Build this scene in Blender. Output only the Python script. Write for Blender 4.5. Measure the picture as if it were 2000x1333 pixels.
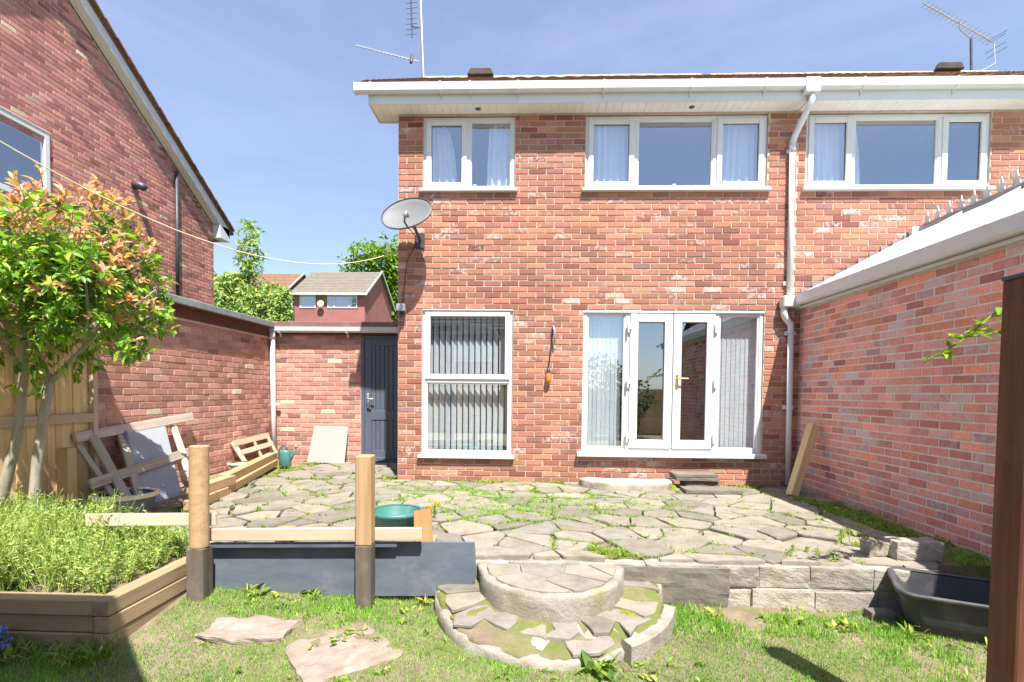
import bpy, bmesh, math, random
import numpy as np
from mathutils import Vector, Matrix, Euler, noise as mnoise
R = math.radians
scene = bpy.context.scene
for o in list(bpy.data.objects): bpy.data.objects.remove(o)
COL = scene.collection

# ------------------------------------------------------------------ camera
CAM = Vector((0.0, -7.05, 1.18))
cam_d = bpy.data.cameras.new('camera'); cam = bpy.data.objects.new('camera', cam_d); COL.objects.link(cam)
cam.matrix_world = Matrix.Translation(CAM) @ (Matrix.Rotation(R(2.0), 4, 'Z') @ Matrix.Rotation(R(88.0), 4, 'X') @ Matrix.Rotation(R(0.57), 4, 'Z'))
cam_d.sensor_width = 36.0; cam_d.lens = 36.0*1036/2000; cam_d.shift_y = 136.5/2000; cam_d.clip_end = 2000; cam_d.clip_start = 0.05
scene.camera = cam
# ------------------------------------------------------------------ sky and sun
LIGHT = Vector((-0.205, 0.54, -1.0)).normalized()
w = bpy.data.worlds.new('World'); scene.world = w; w.use_nodes = True
nt = w.node_tree; nt.nodes.clear()
out = nt.nodes.new('ShaderNodeOutputWorld'); bg = nt.nodes.new('ShaderNodeBackground'); sky = nt.nodes.new('ShaderNodeTexSky')
sky.sky_type = 'NISHITA'; sky.sun_disc = False
sky.sun_elevation = math.asin(-LIGHT.z); sky.sun_rotation = math.atan2(-LIGHT.x, -LIGHT.y)
sky.altitude = 0; sky.air_density = 1.0; sky.dust_density = 0.6; sky.ozone_density = 3.0
# thin high cloud, all round the sky
tc = nt.nodes.new('ShaderNodeTexCoord'); mp = nt.nodes.new('ShaderNodeMapping'); mp.inputs['Scale'].default_value = (1.2, 1.2, 4.5)
mp.inputs['Rotation'].default_value = (0.3, 0.5, 0.4)
n1 = nt.nodes.new('ShaderNodeTexNoise'); n1.inputs['Scale'].default_value = 1.6; n1.inputs['Detail'].default_value = 9; n1.inputs['Roughness'].default_value = .62
n1.inputs['Distortion'].default_value = .6
cr = nt.nodes.new('ShaderNodeValToRGB'); cr.color_ramp.elements[0].position = .42; cr.color_ramp.elements[1].position = .85
cr.color_ramp.elements[0].color = (.18, .18, .18, 1); cr.color_ramp.elements[1].color = (.38, .38, .38, 1)
mx = nt.nodes.new('ShaderNodeMix'); mx.data_type = 'RGBA'; mx.inputs['B'].default_value = (4.9, 5.2, 7.2, 1)
L = nt.links.new
L(tc.outputs['Generated'], mp.inputs['Vector']); L(mp.outputs[0], n1.inputs['Vector']); L(n1.outputs['Fac'], cr.inputs[0])
L(cr.outputs[0], mx.inputs['Factor']); L(sky.outputs[0], mx.inputs['A']); L(mx.outputs['Result'], bg.inputs[0]); L(bg.outputs[0], out.inputs[0])
bg.inputs[1].default_value = 0.09
sun_d = bpy.data.lights.new('sun', 'SUN'); sun = bpy.data.objects.new('sun', sun_d); COL.objects.link(sun)
sun_d.energy = 5.0; sun_d.angle = R(0.53); sun_d.color = (1.0, 0.955, 0.89)
sun.rotation_euler = LIGHT.to_track_quat('-Z', 'Y').to_euler()
scene.view_settings.view_transform = 'Standard'; scene.view_settings.look = 'None'
scene.view_settings.exposure = 1.22; scene.view_settings.gamma = 1.0; scene.view_settings.use_curve_mapping = False

# ------------------------------------------------------------------ helpers
def tag(o, label=None, cat=None, group=None, kind=None):
    if label: o['label'] = label
    if cat: o['category'] = cat
    if group: o['group'] = group
    if kind: o['kind'] = kind
    return o
def empty(name, loc=(0, 0, 0), label=None, cat=None, group=None, rz=0.0):
    o = bpy.data.objects.new(name, None); COL.objects.link(o); o.location = loc; o.rotation_euler = (0, 0, rz)
    o.empty_display_size = .1
    return tag(o, label, cat, group)
def wmat(o):
    return o.matrix_basis.copy() if o.parent is None else wmat(o.parent) @ o.matrix_parent_inverse @ o.matrix_basis
def link(name, me, mat, parent=None, color=(0, 0, 0, 1), smooth=False, mw=None, bevel=0, seg=1):
    o = bpy.data.objects.new(name, me); COL.objects.link(o)
    if mat and not me.materials: me.materials.append(M[mat] if isinstance(mat, str) else mat)
    o.color = color
    if mw is not None: o.matrix_basis = mw
    if parent is not None:
        o.parent = parent; o.matrix_parent_inverse = wmat(parent).inverted()
        o.matrix_basis = mw if mw is not None else Matrix.Identity(4)
    if smooth:
        me.polygons.foreach_set('use_smooth', [True]*len(me.polygons))
    if bevel:
        m = o.modifiers.new('bevel', 'BEVEL'); m.width = bevel; m.segments = seg; m.limit_method = 'ANGLE'; m.angle_limit = R(40)
    return o
class MB:
    def __init__(s): s.v = []; s.f = []; s.c = []
    def add(s, vs, fs, col=None):
        b = len(s.v); s.v.extend([tuple(x) for x in vs]); s.f.extend([tuple(b+i for i in f) for f in fs])
        s.c.extend([col if col else (0, 0, 0)]*len(vs)); return s
    def box(s, x0, x1, y0, y1, z0, z1, col=None, mw=None):
        vs = [Vector((x, y, z)) for x in (x0, x1) for y in (y0, y1) for z in (z0, z1)]
        if mw is not None: vs = [mw @ v for v in vs]
        return s.add(vs, [(0, 1, 3, 2), (4, 6, 7, 5), (0, 4, 5, 1), (2, 3, 7, 6), (0, 2, 6, 4), (1, 5, 7, 3)], col)
    def prism(s, poly, z0, z1, mw=None, col=None):
        n = len(poly); vs = [Vector((p[0], p[1], z0)) for p in poly]+[Vector((p[0], p[1], z1)) for p in poly]
        if mw is not None: vs = [mw @ v for v in vs]
        return s.add(vs, [tuple(range(n-1, -1, -1)), tuple(range(n, 2*n))]+[(i, (i+1) % n, n+(i+1) % n, n+i) for i in range(n)], col)
    def tube(s, pts, r, seg=8, cap=True, col=None):
        pts = [Vector(p) for p in pts]; n = len(pts); rs = r if isinstance(r, (list, tuple)) else [r]*n
        vs = []; prev = None
        for i, p in enumerate(pts):
            t = (pts[min(i+1, n-1)]-pts[max(i-1, 0)]).normalized()
            if prev is None:
                a = Vector((0, 0, 1)) if abs(t.z) < .9 else Vector((1, 0, 0)); prev = (a-t*a.dot(t)).normalized()
            else: prev = (prev-t*prev.dot(t)).normalized()
            b = t.cross(prev)
            for k in range(seg):
                an = 2*math.pi*k/seg; vs.append(p+(prev*math.cos(an)+b*math.sin(an))*rs[i])
        fs = [(i*seg+k, i*seg+(k+1) % seg, (i+1)*seg+(k+1) % seg, (i+1)*seg+k) for i in range(n-1) for k in range(seg)]
        if cap: fs += [tuple(range(seg-1, -1, -1)), tuple((n-1)*seg+k for k in range(seg))]
        return s.add(vs, fs, col)
    def lathe(s, prof, seg=20, c=(0, 0, 0), mw=None, sx=1, sy=1):
        vs = []; n = len(prof)
        for r, z in prof:
            for k in range(seg):
                a = 2*math.pi*k/seg; v = Vector((c[0]+r*math.cos(a)*sx, c[1]+r*math.sin(a)*sy, c[2]+z)); vs.append(mw @ v if mw is not None else v)
        fs = [(i*seg+k, i*seg+(k+1) % seg, (i+1)*seg+(k+1) % seg, (i+1)*seg+k) for i in range(n-1) for k in range(seg)]
        return s.add(vs, fs)
    def mesh(s, name):
        me = bpy.data.meshes.new(name); me.from_pydata(s.v, [], s.f); me.update()
        if any(c != (0, 0, 0) for c in s.c):
            a = me.color_attributes.new('rc', 'FLOAT_COLOR', 'POINT')
            a.data.foreach_set('color', np.array([(c[0], c[1], c[2], 1) for c in s.c], 'f').ravel())
        return me
    def build(s, name, mat, parent=None, **k): return link(name, s.mesh(name), mat, parent, **k)
def bx(name, mat, parent, x0, x1, y0, y1, z0, z1, bevel=0, seg=1): return MB().box(x0, x1, y0, y1, z0, z1).build(name, mat, parent, bevel=bevel, seg=seg, color=(.5, .5, .2, 1))
def frame_mw(p0, p1, up):
    p0 = Vector(p0); x = (Vector(p1)-p0); l = x.length; x.normalize(); z = Vector(up); z = (z-x*z.dot(x)).normalized(); y = z.cross(x)
    return Matrix(((x.x, y.x, z.x, p0.x), (x.y, y.y, z.y, p0.y), (x.z, y.z, z.z, p0.z), (0, 0, 0, 1))), l
def board(name, mat, parent, p0, p1, wd, th, up=(0, 0, 1), bevel=.004, seed=None, rough=0.0):
    mw, l = frame_mw(p0, p1, up); m = MB()
    if rough:
        rnd = random.Random(seed); n = max(2, int(l/.25)); ring = []
        for i in range(n+1):
            j = lambda: rnd.uniform(-rough, rough)
            ring += [Vector((l*i/n, -wd/2+j(), -th/2+j())), Vector((l*i/n, wd/2+j(), -th/2+j())), Vector((l*i/n, wd/2+j(), th/2+j())), Vector((l*i/n, -wd/2+j(), th/2+j()))]
        fs = [(0, 3, 2, 1), (n*4, n*4+1, n*4+2, n*4+3)]+[(i*4+k, i*4+(k+1) % 4, (i+1)*4+(k+1) % 4, (i+1)*4+k) for i in range(n) for k in range(4)]
        m.add(ring, fs)
    else: m.box(0, l, -wd/2, wd/2, -th/2, th/2)
    return m.build(name, mat, parent, mw=mw, bevel=bevel)

# ------------------------------------------------------------------ materials
M = {}
class NT:
    def __init__(s, name):
        s.m = bpy.data.materials.new(name); s.m.use_nodes = True; s.t = s.m.node_tree; s.t.nodes.clear(); M[name] = s.m
        s.out = s.n('OutputMaterial'); s.p = s.n('BsdfPrincipled'); s.l(s.p.outputs[0], s.out.inputs[0])
    def n(s, t, **k):
        x = s.t.nodes.new('ShaderNode'+t)
        for a, b in k.items():
            if hasattr(x, a): setattr(x, a, b)
            else: x.inputs[a].default_value = b
        return x
    def l(s, a, b): s.t.links.new(a, b)
    def noise(s, vec, scale, detail=4, rough=.55, w=None, dist=0):
        n = s.n('TexNoise', noise_dimensions='4D' if w is not None else '3D'); n.inputs['Scale'].default_value = scale
        n.inputs['Detail'].default_value = detail; n.inputs['Roughness'].default_value = rough; n.inputs['Distortion'].default_value = dist
        s.l(vec, n.inputs['Vector'])
        if w is not None: s.l(w, n.inputs['W'])
        return n.outputs['Fac']
    def ramp(s, fac, stops, interp='LINEAR'):
        r = s.n('ValToRGB'); e = r.color_ramp; e.interpolation = interp
        while len(e.elements) < len(stops): e.elements.new(.5)
        for el, (p, c) in zip(e.elements, stops):
            el.position = p; el.color = (*c, 1) if isinstance(c, (tuple, list)) else (c, c, c, 1)
        s.l(fac, r.inputs[0]); return r.outputs[0]
    def mix(s, fac, a, b, mode='MIX'):
        x = s.n('Mix', data_type='RGBA', blend_type=mode)
        for v, i in ((fac, 'Factor'), (a, 'A'), (b, 'B')):
            if isinstance(v, (int, float)): x.inputs[i].default_value = v if i == 'Factor' else (v, v, v, 1)
            elif isinstance(v, (tuple, list)): x.inputs[i].default_value = (*v, 1)
            else: s.l(v, x.inputs[i])
        return x.outputs['Result']
    def math(s, op, a, b=0.0, clamp=False):
        x = s.n('Math', operation=op); x.use_clamp = clamp
        for i, v in enumerate((a, b)):
            if isinstance(v, (int, float)): x.inputs[i].default_value = v
            else: s.l(v, x.inputs[i])
        return x.outputs[0]
    def coords(s, kind, stretch=(1, 1, 1)):
        if kind == 'World': v = s.n('NewGeometry').outputs['Position']
        else: v = s.n('TexCoord').outputs['Object']
        mp = s.n('Mapping'); mp.inputs['Scale'].default_value = stretch; s.l(v, mp.inputs[0]); return mp.outputs[0]
    def bump(s, h, strength=.3, dist=.01):
        b = s.n('Bump'); b.inputs['Strength'].default_value = strength; b.inputs['Distance'].default_value = dist
        s.l(h, b.inputs['Height']); s.l(b.outputs[0], s.p.inputs['Normal'])
    def rc(s):
        a = s.n('Attribute'); a.attribute_name = 'rc'; oi = s.n('ObjectInfo')
        v = s.n('VectorMath', operation='ADD'); s.l(a.outputs['Vector'], v.inputs[0]); s.l(oi.outputs['Color'], v.inputs[1])
        x = s.n('SeparateXYZ'); s.l(v.outputs[0], x.inputs[0]); return x.outputs
    def base(s, c):
        if isinstance(c, (tuple, list)): s.p.inputs['Base Color'].default_value = (*c, 1)
        else: s.l(c, s.p.inputs['Base Color'])
    def set(s, rough=.6, spec=.4, metal=0): s.p.inputs['Roughness'].default_value = rough; s.p.inputs['Specular IOR Level'].default_value = spec; s.p.inputs['Metallic'].default_value = metal
def pm(name, stops, scale=6, rough=.7, spec=.3, metal=0, stretch=(1, 1, 1), kind='Object', bump=.2, bscale=40, bd=.004, detail=6, var=.15, dirt=None):
    k = NT(name); v = k.coords(kind, stretch); rnd = k.n('ObjectInfo').outputs['Random']; wv = k.math('MULTIPLY', rnd, 37.0)
    f = k.noise(v, scale, detail, .6, wv); c = k.ramp(f, stops)
    if var:
        d = k.math('ADD', k.math('MULTIPLY', rnd, 2*var), 1-var); c = k.mix(1.0, c, d, 'MULTIPLY')
    if dirt:
        wp = k.coords('World'); g = k.ramp(k.noise(wp, dirt[0], 7, .65), [(dirt[1], 0), (dirt[2], 1)]); c = k.mix(k.math('MULTIPLY', g, dirt[4] if len(dirt) > 4 else .8), c, dirt[3])
    k.base(c); k.set(rough, spec, metal)
    if bump: k.bump(k.noise(v, bscale, 6, .6, wv), bump, bd)
    return k
def brickmat(name, stops, bloom, bcol=(.52, .44, .42), mute=0.0):
    k = NT(name); r, g, b = k.rc(); wp = k.coords('World')
    base = k.ramp(r, stops)
    n1 = k.noise(wp, 55, 5, .65); n2 = k.noise(wp, 9, 5, .6); n3 = k.noise(wp, 1.1, 4, .6); n4 = k.noise(wp, 160, 3, .6)
    c = k.mix(1.0, base, k.ramp(n1, [(.25, .72), (.5, 1.0), (.8, 1.2)]), 'MULTIPLY')
    c = k.mix(1.0, c, k.math('ADD', k.math('MULTIPLY', g, .5), .75), 'MULTIPLY')
    # lime bloom: blotches, more on some bricks and in some stretches of the wall
    n5 = k.noise(wp, 17, 6, .7)
    s = k.math('ADD', k.math('MULTIPLY', b, .30), k.math('ADD', k.math('MULTIPLY', n5, .80), k.math('MULTIPLY', n3, .55)))
    blo = k.ramp(s, [(bloom, 0), (bloom+.14, .45), (bloom+.34, .8)])
    sp = k.ramp(k.noise(wp, 30, 6, .7), [(.60, 0), (.72, .6)])
    blo = k.math('ADD', blo, k.math('MULTIPLY', sp, k.math('MULTIPLY', b, .8)), True)
    c = k.mix(blo, c, bcol)
    st = k.ramp(k.noise(wp, .55, 5, .6), [(.32, .80), (.5, .98), (.68, 1.10)]); c = k.mix(1.0, c, st, 'MULTIPLY')
    n6 = k.ramp(k.noise(k.coords('World', (2.2, 2.2, .5)), 1.3, 6, .65), [(.56, 0), (.72, .35)]); c = k.mix(n6, c, (.17, .085, .075))
    k.base(c); k.set(.86, .18)
    k.bump(k.math('ADD', n4, k.math('MULTIPLY', n1, 1.5)), .45, .004)
    return k
brickmat('brick', [(0, (0.222, 0.0751, 0.0575)), (.15, (0.292, 0.116, 0.0835)), (.35, (0.359, 0.156, 0.111)), (.55, (0.411, 0.186, 0.121)), (.75, (0.426, 0.2, 0.121)), (.88, (0.368, 0.166, 0.135)), (.96, (0.411, 0.251, 0.135)), (1, (0.308, 0.16, 0.146))], .91, (.56, .45, .40))
brickmat('brick_pink', [(0, (0.384, 0.168, 0.155)), (.15, (0.589, 0.234, 0.193)), (.4, (0.712, 0.306, 0.244)), (.62, (0.767, 0.318, 0.244)), (.76, (0.781, 0.293, 0.174)), (.9, (0.631, 0.352, 0.334)), (1, (0.52, 0.326, 0.334))], .78, (.56, .50, .50))
brickmat('brick_red', [(0, (0.275, 0.111, 0.113)), (.2, (0.398, 0.157, 0.141)), (.5, (0.522, 0.231, 0.188)), (.8, (0.591, 0.296, 0.217)), (.93, (0.468, 0.259, 0.245)), (1, (0.632, 0.5, 0.339))], 1.02)
brickmat('brick_garage', [(0, (0.295, 0.136, 0.123)), (.25, (0.431, 0.205, 0.162)), (.6, (0.522, 0.273, 0.208)), (.85, (0.555, 0.326, 0.24)), (1, (0.602, 0.516, 0.356))], 1.0, (.55, .42, .33))
pm('mortar', [(.3, (0.441, 0.348, 0.275)), (.7, (0.542, 0.448, 0.369))], 14, .95, .1, kind='World', bump=.5, bscale=120, var=0)
pm('mortar_grey', [(.3, (0.575, 0.531, 0.475)), (.7, (0.805, 0.747, 0.661))], 14, .95, .1, kind='World', bump=.5, bscale=120, var=0)
pm('mortar_dull', [(.3, (0.486, 0.35, 0.294)), (.7, (0.634, 0.49, 0.406))], 14, .95, .1, kind='World', bump=.5, bscale=120, var=0)
pm('upvc', [(.3, (0.62, 0.62, 0.612)), (.7, (0.67, 0.67, 0.67))], 3, .32, .5, bump=0, var=0)
pm('upvc_old', [(.3, (0.557, 0.557, 0.541)), (.7, (0.618, 0.618, 0.603))], 5, .38, .45, kind='World', bump=0, var=0, dirt=(9, .60, .74, (.34, .31, .20), .45))
pm('soffit_pvc', [(.3, (.76, .74, .70)), (.7, (.82, .80, .77))], 5, .4, .4, bump=0, var=.02)
pm('beige_pvc', [(.3, (.55, .50, .42)), (.7, (.62, .57, .49))], 5, .5, .4, bump=0, var=.02)
pm('room', [(.3, (.30, .30, .31)), (.7, (.36, .36, .36))], 2, .9, .1, bump=0, var=0)
pm('room_floor', [(.3, (.16, .11, .07)), (.7, (.22, .15, .10))], 3, .7, .2, bump=0, var=0)
pm('rubber', [(.3, (.05, .05, .055)), (.7, (.08, .08, .085))], 5, .6, .3, bump=0)
pm('brass', [(.3, (.75, .5, .15)), (.7, (.85, .6, .22))], 5, .25, .5, 1.0, bump=0)
pm('metal_grey', [(.3, (.42, .42, .42)), (.7, (.58, .58, .57))], 9, .42, .5, .7, bump=.05)
pm('metal_dark', [(.3, (.06, .065, .075)), (.7, (.11, .11, .12))], 9, .5, .5, .4, bump=.05)
pm('dish_grey', [(.3, (0.155, 0.161, 0.167)), (.7, (0.192, 0.195, 0.198))], 3, .6, .3, 0, bump=.05, kind='World', dirt=(14, .62, .75, (.36, .34, .30), .4))
pm('door_paint', [(.3, (0.081, 0.0972, 0.135)), (.7, (0.101, 0.119, 0.159))], 4, .42, .45, bump=.05, var=0)
pm('black_plastic', [(.3, (.035, .036, .042)), (.7, (.06, .06, .066))], 4, .48, .4, bump=.08, kind='World', dirt=(6, .5, .75, (.22, .20, .17), .5))
pm('green_plastic', [(.3, (.035, .13, .115)), (.7, (.06, .19, .165))], 5, .45, .45, bump=.05, kind='World', dirt=(9, .55, .75, (.30, .34, .28), .4))
pm('blue_glaze', [(.3, (.10, .12, .18)), (.7, (.17, .19, .26))], 5, .35, .5, bump=.05)
pm('pale_pot', [(.3, (.60, .50, .33)), (.7, (.72, .62, .45))], 7, .7, .3, bump=.1)
pm('orange_plastic', [(.3, (.65, .16, .07)), (.7, (.75, .22, .10))], 6, .5, .4, bump=.05)
GR = (.55, 9, 9)
pm('wood_new', [(.25, (0.339, 0.198, 0.0881)), (.5, (0.458, 0.304, 0.162)), (.75, (0.525, 0.379, 0.221))], 2.2, .72, .25, stretch=(.6, 11, 11), bump=.25, bscale=9, var=.10)
pm('wood_pale', [(.25, (0.425, 0.306, 0.202)), (.5, (0.527, 0.408, 0.294)), (.75, (0.578, 0.476, 0.368))], 2.2, .78, .2, stretch=(.6, 10, 10), bump=.25, bscale=9, var=.10)
pm('wood_grey', [(.25, (.30, .245, .19)), (.5, (.44, .37, .30)), (.75, (.54, .47, .40))], 2.2, .85, .15, stretch=(.6, 12, 12), bump=.4, bscale=9, var=.14)
pm('wood_fence', [(.25, (0.542, 0.358, 0.173)), (.5, (0.715, 0.517, 0.277)), (.75, (0.813, 0.628, 0.37))], 2.0, .8, .2, stretch=(.5, 11, 11), bump=.3, bscale=9, var=.13, dirt=(5, .58, .75, (.36, .30, .20), .5))
pm('wood_sleeper', [(.25, (0.221, 0.145, 0.0808)), (.5, (0.34, 0.242, 0.142)), (.75, (0.425, 0.317, 0.199))], 2.0, .82, .2, stretch=(.6, 9, 9), bump=.4, bscale=10, var=.12, dirt=(6, .55, .75, (.28, .23, .16), .6))
pm('wood_brown', [(.25, (.065, .022, .013)), (.45, (.12, .043, .024)), (.6, (.15, .058, .032)), (.78, (.23, .095, .05))], 2.4, .62, .3, stretch=(.7, 14, 14), bump=.5, bscale=10, var=0, dirt=(3.5, .55, .75, (.20, .10, .06), .5))
pm('wood_stained', [(.25, (0.0675, 0.054, 0.0459)), (.5, (0.115, 0.0918, 0.0743)), (.78, (0.176, 0.135, 0.108))], 2.4, .75, .25, stretch=(.6, 9, 9), bump=.3, bscale=9, var=0, dirt=(8, .5, .75, (.24, .19, .15), .6))
pm('wood_orange', [(.25, (0.27, 0.0936, 0.0324)), (.5, (0.345, 0.13, 0.0468)), (.78, (0.405, 0.173, 0.072))], 2.2, .7, .25, stretch=(.6, 9, 9), bump=.2, bscale=9, var=0)
pm('ply_dark', [(.25, (.060, .075, .095)), (.5, (.092, .112, .138)), (.8, (.135, .155, .18))], 3, .75, .3, stretch=(.8, 3, 3), kind='World', bump=.15, bscale=14, var=0, dirt=(4, .55, .8, (.26, .25, .24), .5))
pm('panel_grey', [(.3, (.30, .315, .345)), (.7, (.36, .375, .405))], 3, .55, .35, bump=.05, var=0)
pm('panel_edge', [(.3, (.12, .15, .23)), (.7, (.17, .20, .29))], 3, .55, .35, bump=.05, var=0)
pm('panel_white', [(.3, (0.326, 0.321, 0.299)), (.7, (0.37, 0.365, 0.342))], 2, .6, .35, bump=.03, var=0)
pm('felt_grey', [(.3, (0.203, 0.223, 0.223)), (.7, (0.311, 0.338, 0.331))], 9, .95, .1, kind='World', bump=.3, bscale=80, var=0, dirt=(7, .5, .75, (.20, .23, .15), .6))
pm('felt_red', [(.3, (.19, .10, .09)), (.7, (.27, .155, .14))], 9, .95, .1, kind='World', bump=.4, bscale=90, var=0)
pm('lead', [(.3, (0.231, 0.248, 0.264)), (.7, (0.297, 0.314, 0.33))], 8, .55, .4, .2, kind='World', bump=.2, bscale=30, var=.08)
pm('roof_tile', [(.3, (.16, .085, .06)), (.7, (.27, .15, .105))], 5, .9, .15, kind='World', bump=.3, bscale=60, var=0, dirt=(6, .52, .7, (.42, .27, .10), .6))
pm('roof_tile_tan', [(.3, (0.163, 0.14, 0.111)), (.7, (0.222, 0.196, 0.165))], 3, .9, .15, kind='World', bump=.3, bscale=9, var=0)
pm('roof_tile_dark', [(.3, (.07, .055, .05)), (.7, (.12, .095, .085))], 3, .9, .15, kind='World', bump=.3, bscale=9, var=0)
pm('ridge_stone', [(.3, (.40, .31, .22)), (.7, (.52, .42, .30))], 6, .9, .1, kind='World', bump=.3, var=0, dirt=(5, .5, .66, (.58, .30, .05), .85))
pm('render_tan', [(.3, (.45, .40, .33)), (.7, (.55, .49, .41))], 2, .9, .1, kind='World', bump=.2, var=0)
pm('polycarb', [(.3, (0.72, 0.729, 0.738)), (.7, (0.756, 0.765, 0.774))], 3, .3, .5, bump=0, var=0)
pm('curtain', [(.3, (.74, .75, .78)), (.7, (.82, .83, .86))], 6, .9, .1, bump=.05, var=.03)
pm('blind', [(.3, (0.75, 0.787, 0.8)), (.7, (0.875, 0.9, 0.9))], 6, .85, .15, bump=.05, var=.06)
pm('rope', [(.3, (.66, .58, .38)), (.7, (.74, .66, .46))], 30, .9, .1, bump=0, var=0)
pm('cable', [(.3, (.03, .03, .03)), (.7, (.05, .05, .05))], 30, .6, .3, bump=0, var=0)
pm('bark', [(.25, (.24, .20, .15)), (.5, (.37, .33, .27)), (.75, (.47, .44, .38))], 6, .9, .15, stretch=(3, 3, .8), kind='World', bump=.5, bscale=30, bd=.006, var=0, dirt=(7, .55, .7, (.26, .30, .16), .5))
pm('bark_far', [(.3, (.09, .07, .05)), (.7, (.15, .12, .09))], 3, .9, .1, bump=0)
pm('amber', [(.3, (.45, .16, .03)), (.7, (.55, .22, .05))], 6, .1, .6, bump=0, var=0)
# stone and ground
k = NT('flagstone'); r, g, b = k.rc(); wp = k.coords('World')
c = k.ramp(r, [(0, (.175, .155, .128)), (.3, (.235, .208, .168)), (.6, (.285, .248, .198)), (.8, (.215, .20, .178)), (1, (.32, .272, .205))])
c = k.mix(1.0, c, k.ramp(k.noise(wp, 7, 8, .68), [(.28, .66), (.5, .98), (.75, 1.22)]), 'MULTIPLY')
c = k.mix(k.ramp(k.noise(wp, 38, 6, .7), [(.55, 0), (.72, .5)]), c, (.22, .19, .155))
c = k.mix(k.ramp(k.noise(wp, 2.4, 7, .65), [(.58, 0), (.72, .45)]), c, (.24, .25, .12))
k.base(c); k.set(.92, .15); k.bump(k.math('ADD', k.noise(wp, 30, 8, .7), k.math('MULTIPLY', k.noise(wp, 6, 4), 1.5)), .6, .012)
k = NT('concrete'); wp = k.coords('World'); rnd = k.n('ObjectInfo').outputs['Random']
c = k.ramp(k.noise(wp, 6, 8, .68), [(.25, (.22, .195, .16)), (.5, (.38, .34, .285)), (.75, (.50, .455, .395))])
c = k.mix(1.0, c, k.math('ADD', k.math('MULTIPLY', rnd, .4), .8), 'MULTIPLY')
c = k.mix(k.ramp(k.noise(wp, 60, 5, .75), [(.58, 0), (.7, .75)]), c, (.17, .15, .12))
c = k.mix(k.ramp(k.noise(wp, 3.1, 7, .65), [(.56, 0), (.7, .55)]), c, (.30, .27, .10))
k.base(c); k.set(.95, .1); k.bump(k.math('ADD', k.noise(wp, 70, 8, .72), k.math('MULTIPLY', k.noise(wp, 12, 5), 1.2)), .8, .014)
def earth(name, green):
    k = NT(name); wp = k.coords('World')
    c = k.ramp(k.noise(wp, 5, 8, .7), [(.25, (.17, .125, .09)), (.5, (.28, .215, .155)), (.75, (.38, .305, .23))])
    c = k.mix(k.ramp(k.noise(wp, 45, 5, .7), [(.55, 0), (.7, .7)]), c, (.20, .145, .10))
    if green: c = k.mix(k.ramp(k.noise(wp, green[0], 7, .65), [(green[1], 0), (green[2], green[3])]), c, (.16, .21, .035))
    k.base(c); k.set(.97, .08); k.bump(k.math('ADD', k.noise(wp, 60, 8, .75), k.noise(wp, 11, 5)), .9, .02)
earth('joint_soil', (2.3, .42, .56, .8)); earth('lawn_soil', (1.7, .48, .66, .55)); earth('bed_soil', (2.5, .5, .65, .7))
pm('warm_stone', [(.25, (0.205, 0.156, 0.128)), (.5, (0.295, 0.232, 0.192)), (.75, (0.361, 0.296, 0.248))], 7, .95, .1, kind='World', bump=.6, bscale=45, bd=.01, var=0, dirt=(4, .5, .68, (.26, .20, .15), .7))
pm('moss', [(.25, (.10, .11, .02)), (.5, (.19, .20, .035)), (.75, (.27, .27, .06))], 40, .95, .1, kind='World', bump=.9, bscale=120, bd=.01, var=0)
pm('far_ground', [(.3, (.06, .10, .03)), (.7, (.12, .17, .05))], .2, .95, .1, kind='World', bump=0, var=0)
def leafmat(name, stops, rough=.45, trans=.35, spec=.4):
    k = NT(name); r, g, b = k.rc(); c = k.ramp(r, stops); c = k.mix(1.0, c, k.math('ADD', k.math('MULTIPLY', g, .5), .75), 'MULTIPLY')
    k.base(c); k.set(rough, spec)
    t = k.n('BsdfTranslucent'); k.l(k.mix(1.0, c, (1.25, 1.3, .7), 'MULTIPLY'), t.inputs[0])
    m = k.n('MixShader'); m.inputs[0].default_value = trans; k.l(k.p.outputs[0], m.inputs[1]); k.l(t.outputs[0], m.inputs[2]); k.l(m.outputs[0], k.out.inputs[0])
leafmat('leaf_photinia', [(0, (.08, .20, .025)), (.3, (.18, .38, .035)), (.52, (.32, .52, .05)), (.64, (.48, .54, .08)), (.74, (.62, .42, .16)), (.87, (.70, .34, .25)), (1, (.74, .42, .36))], .35, .42, .45)
leafmat('grass', [(0, (0.129, 0.272, 0.0389)), (.35, (0.232, 0.44, 0.0648)), (.65, (0.361, 0.557, 0.104)), (.85, (0.515, 0.607, 0.168)), (1, (0.696, 0.62, 0.311))], .6, .4, .2)
leafmat('weed', [(0, (0.0897, 0.164, 0.026)), (.5, (0.209, 0.314, 0.0455)), (.85, (0.359, 0.423, 0.078)), (1, (0.598, 0.45, 0.156))], .55, .35, .25)
leafmat('herb', [(0, (0.189, 0.304, 0.0576)), (.4, (0.353, 0.475, 0.115)), (.75, (0.529, 0.62, 0.211)), (.9, (0.63, 0.607, 0.288)), (1, (0.529, 0.396, 0.365))], .7, .4, .15)
leafmat('leaf_bright', [(0, (.07, .15, .01)), (.5, (.15, .27, .015)), (1, (.26, .38, .03))], .5, .35, .25)
leafmat('leaf_willow', [(0, (0.132, 0.207, 0.0495)), (.5, (0.281, 0.397, 0.116)), (.9, (0.446, 0.552, 0.182)), (1, (0.627, 0.586, 0.132))], .6, .35, .2)
leafmat('leaf_dark', [(0, (.02, .05, .015)), (.5, (.05, .10, .02)), (1, (.09, .16, .03))], .5, .3, .25)
leafmat('petal_blue', [(0, (.20, .22, .62)), (1, (.36, .38, .78))], .6, .3, .2)
leafmat('petal_yellow', [(0, (.75, .50, .02)), (1, (.80, .60, .04))], .6, .3, .2)
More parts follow.
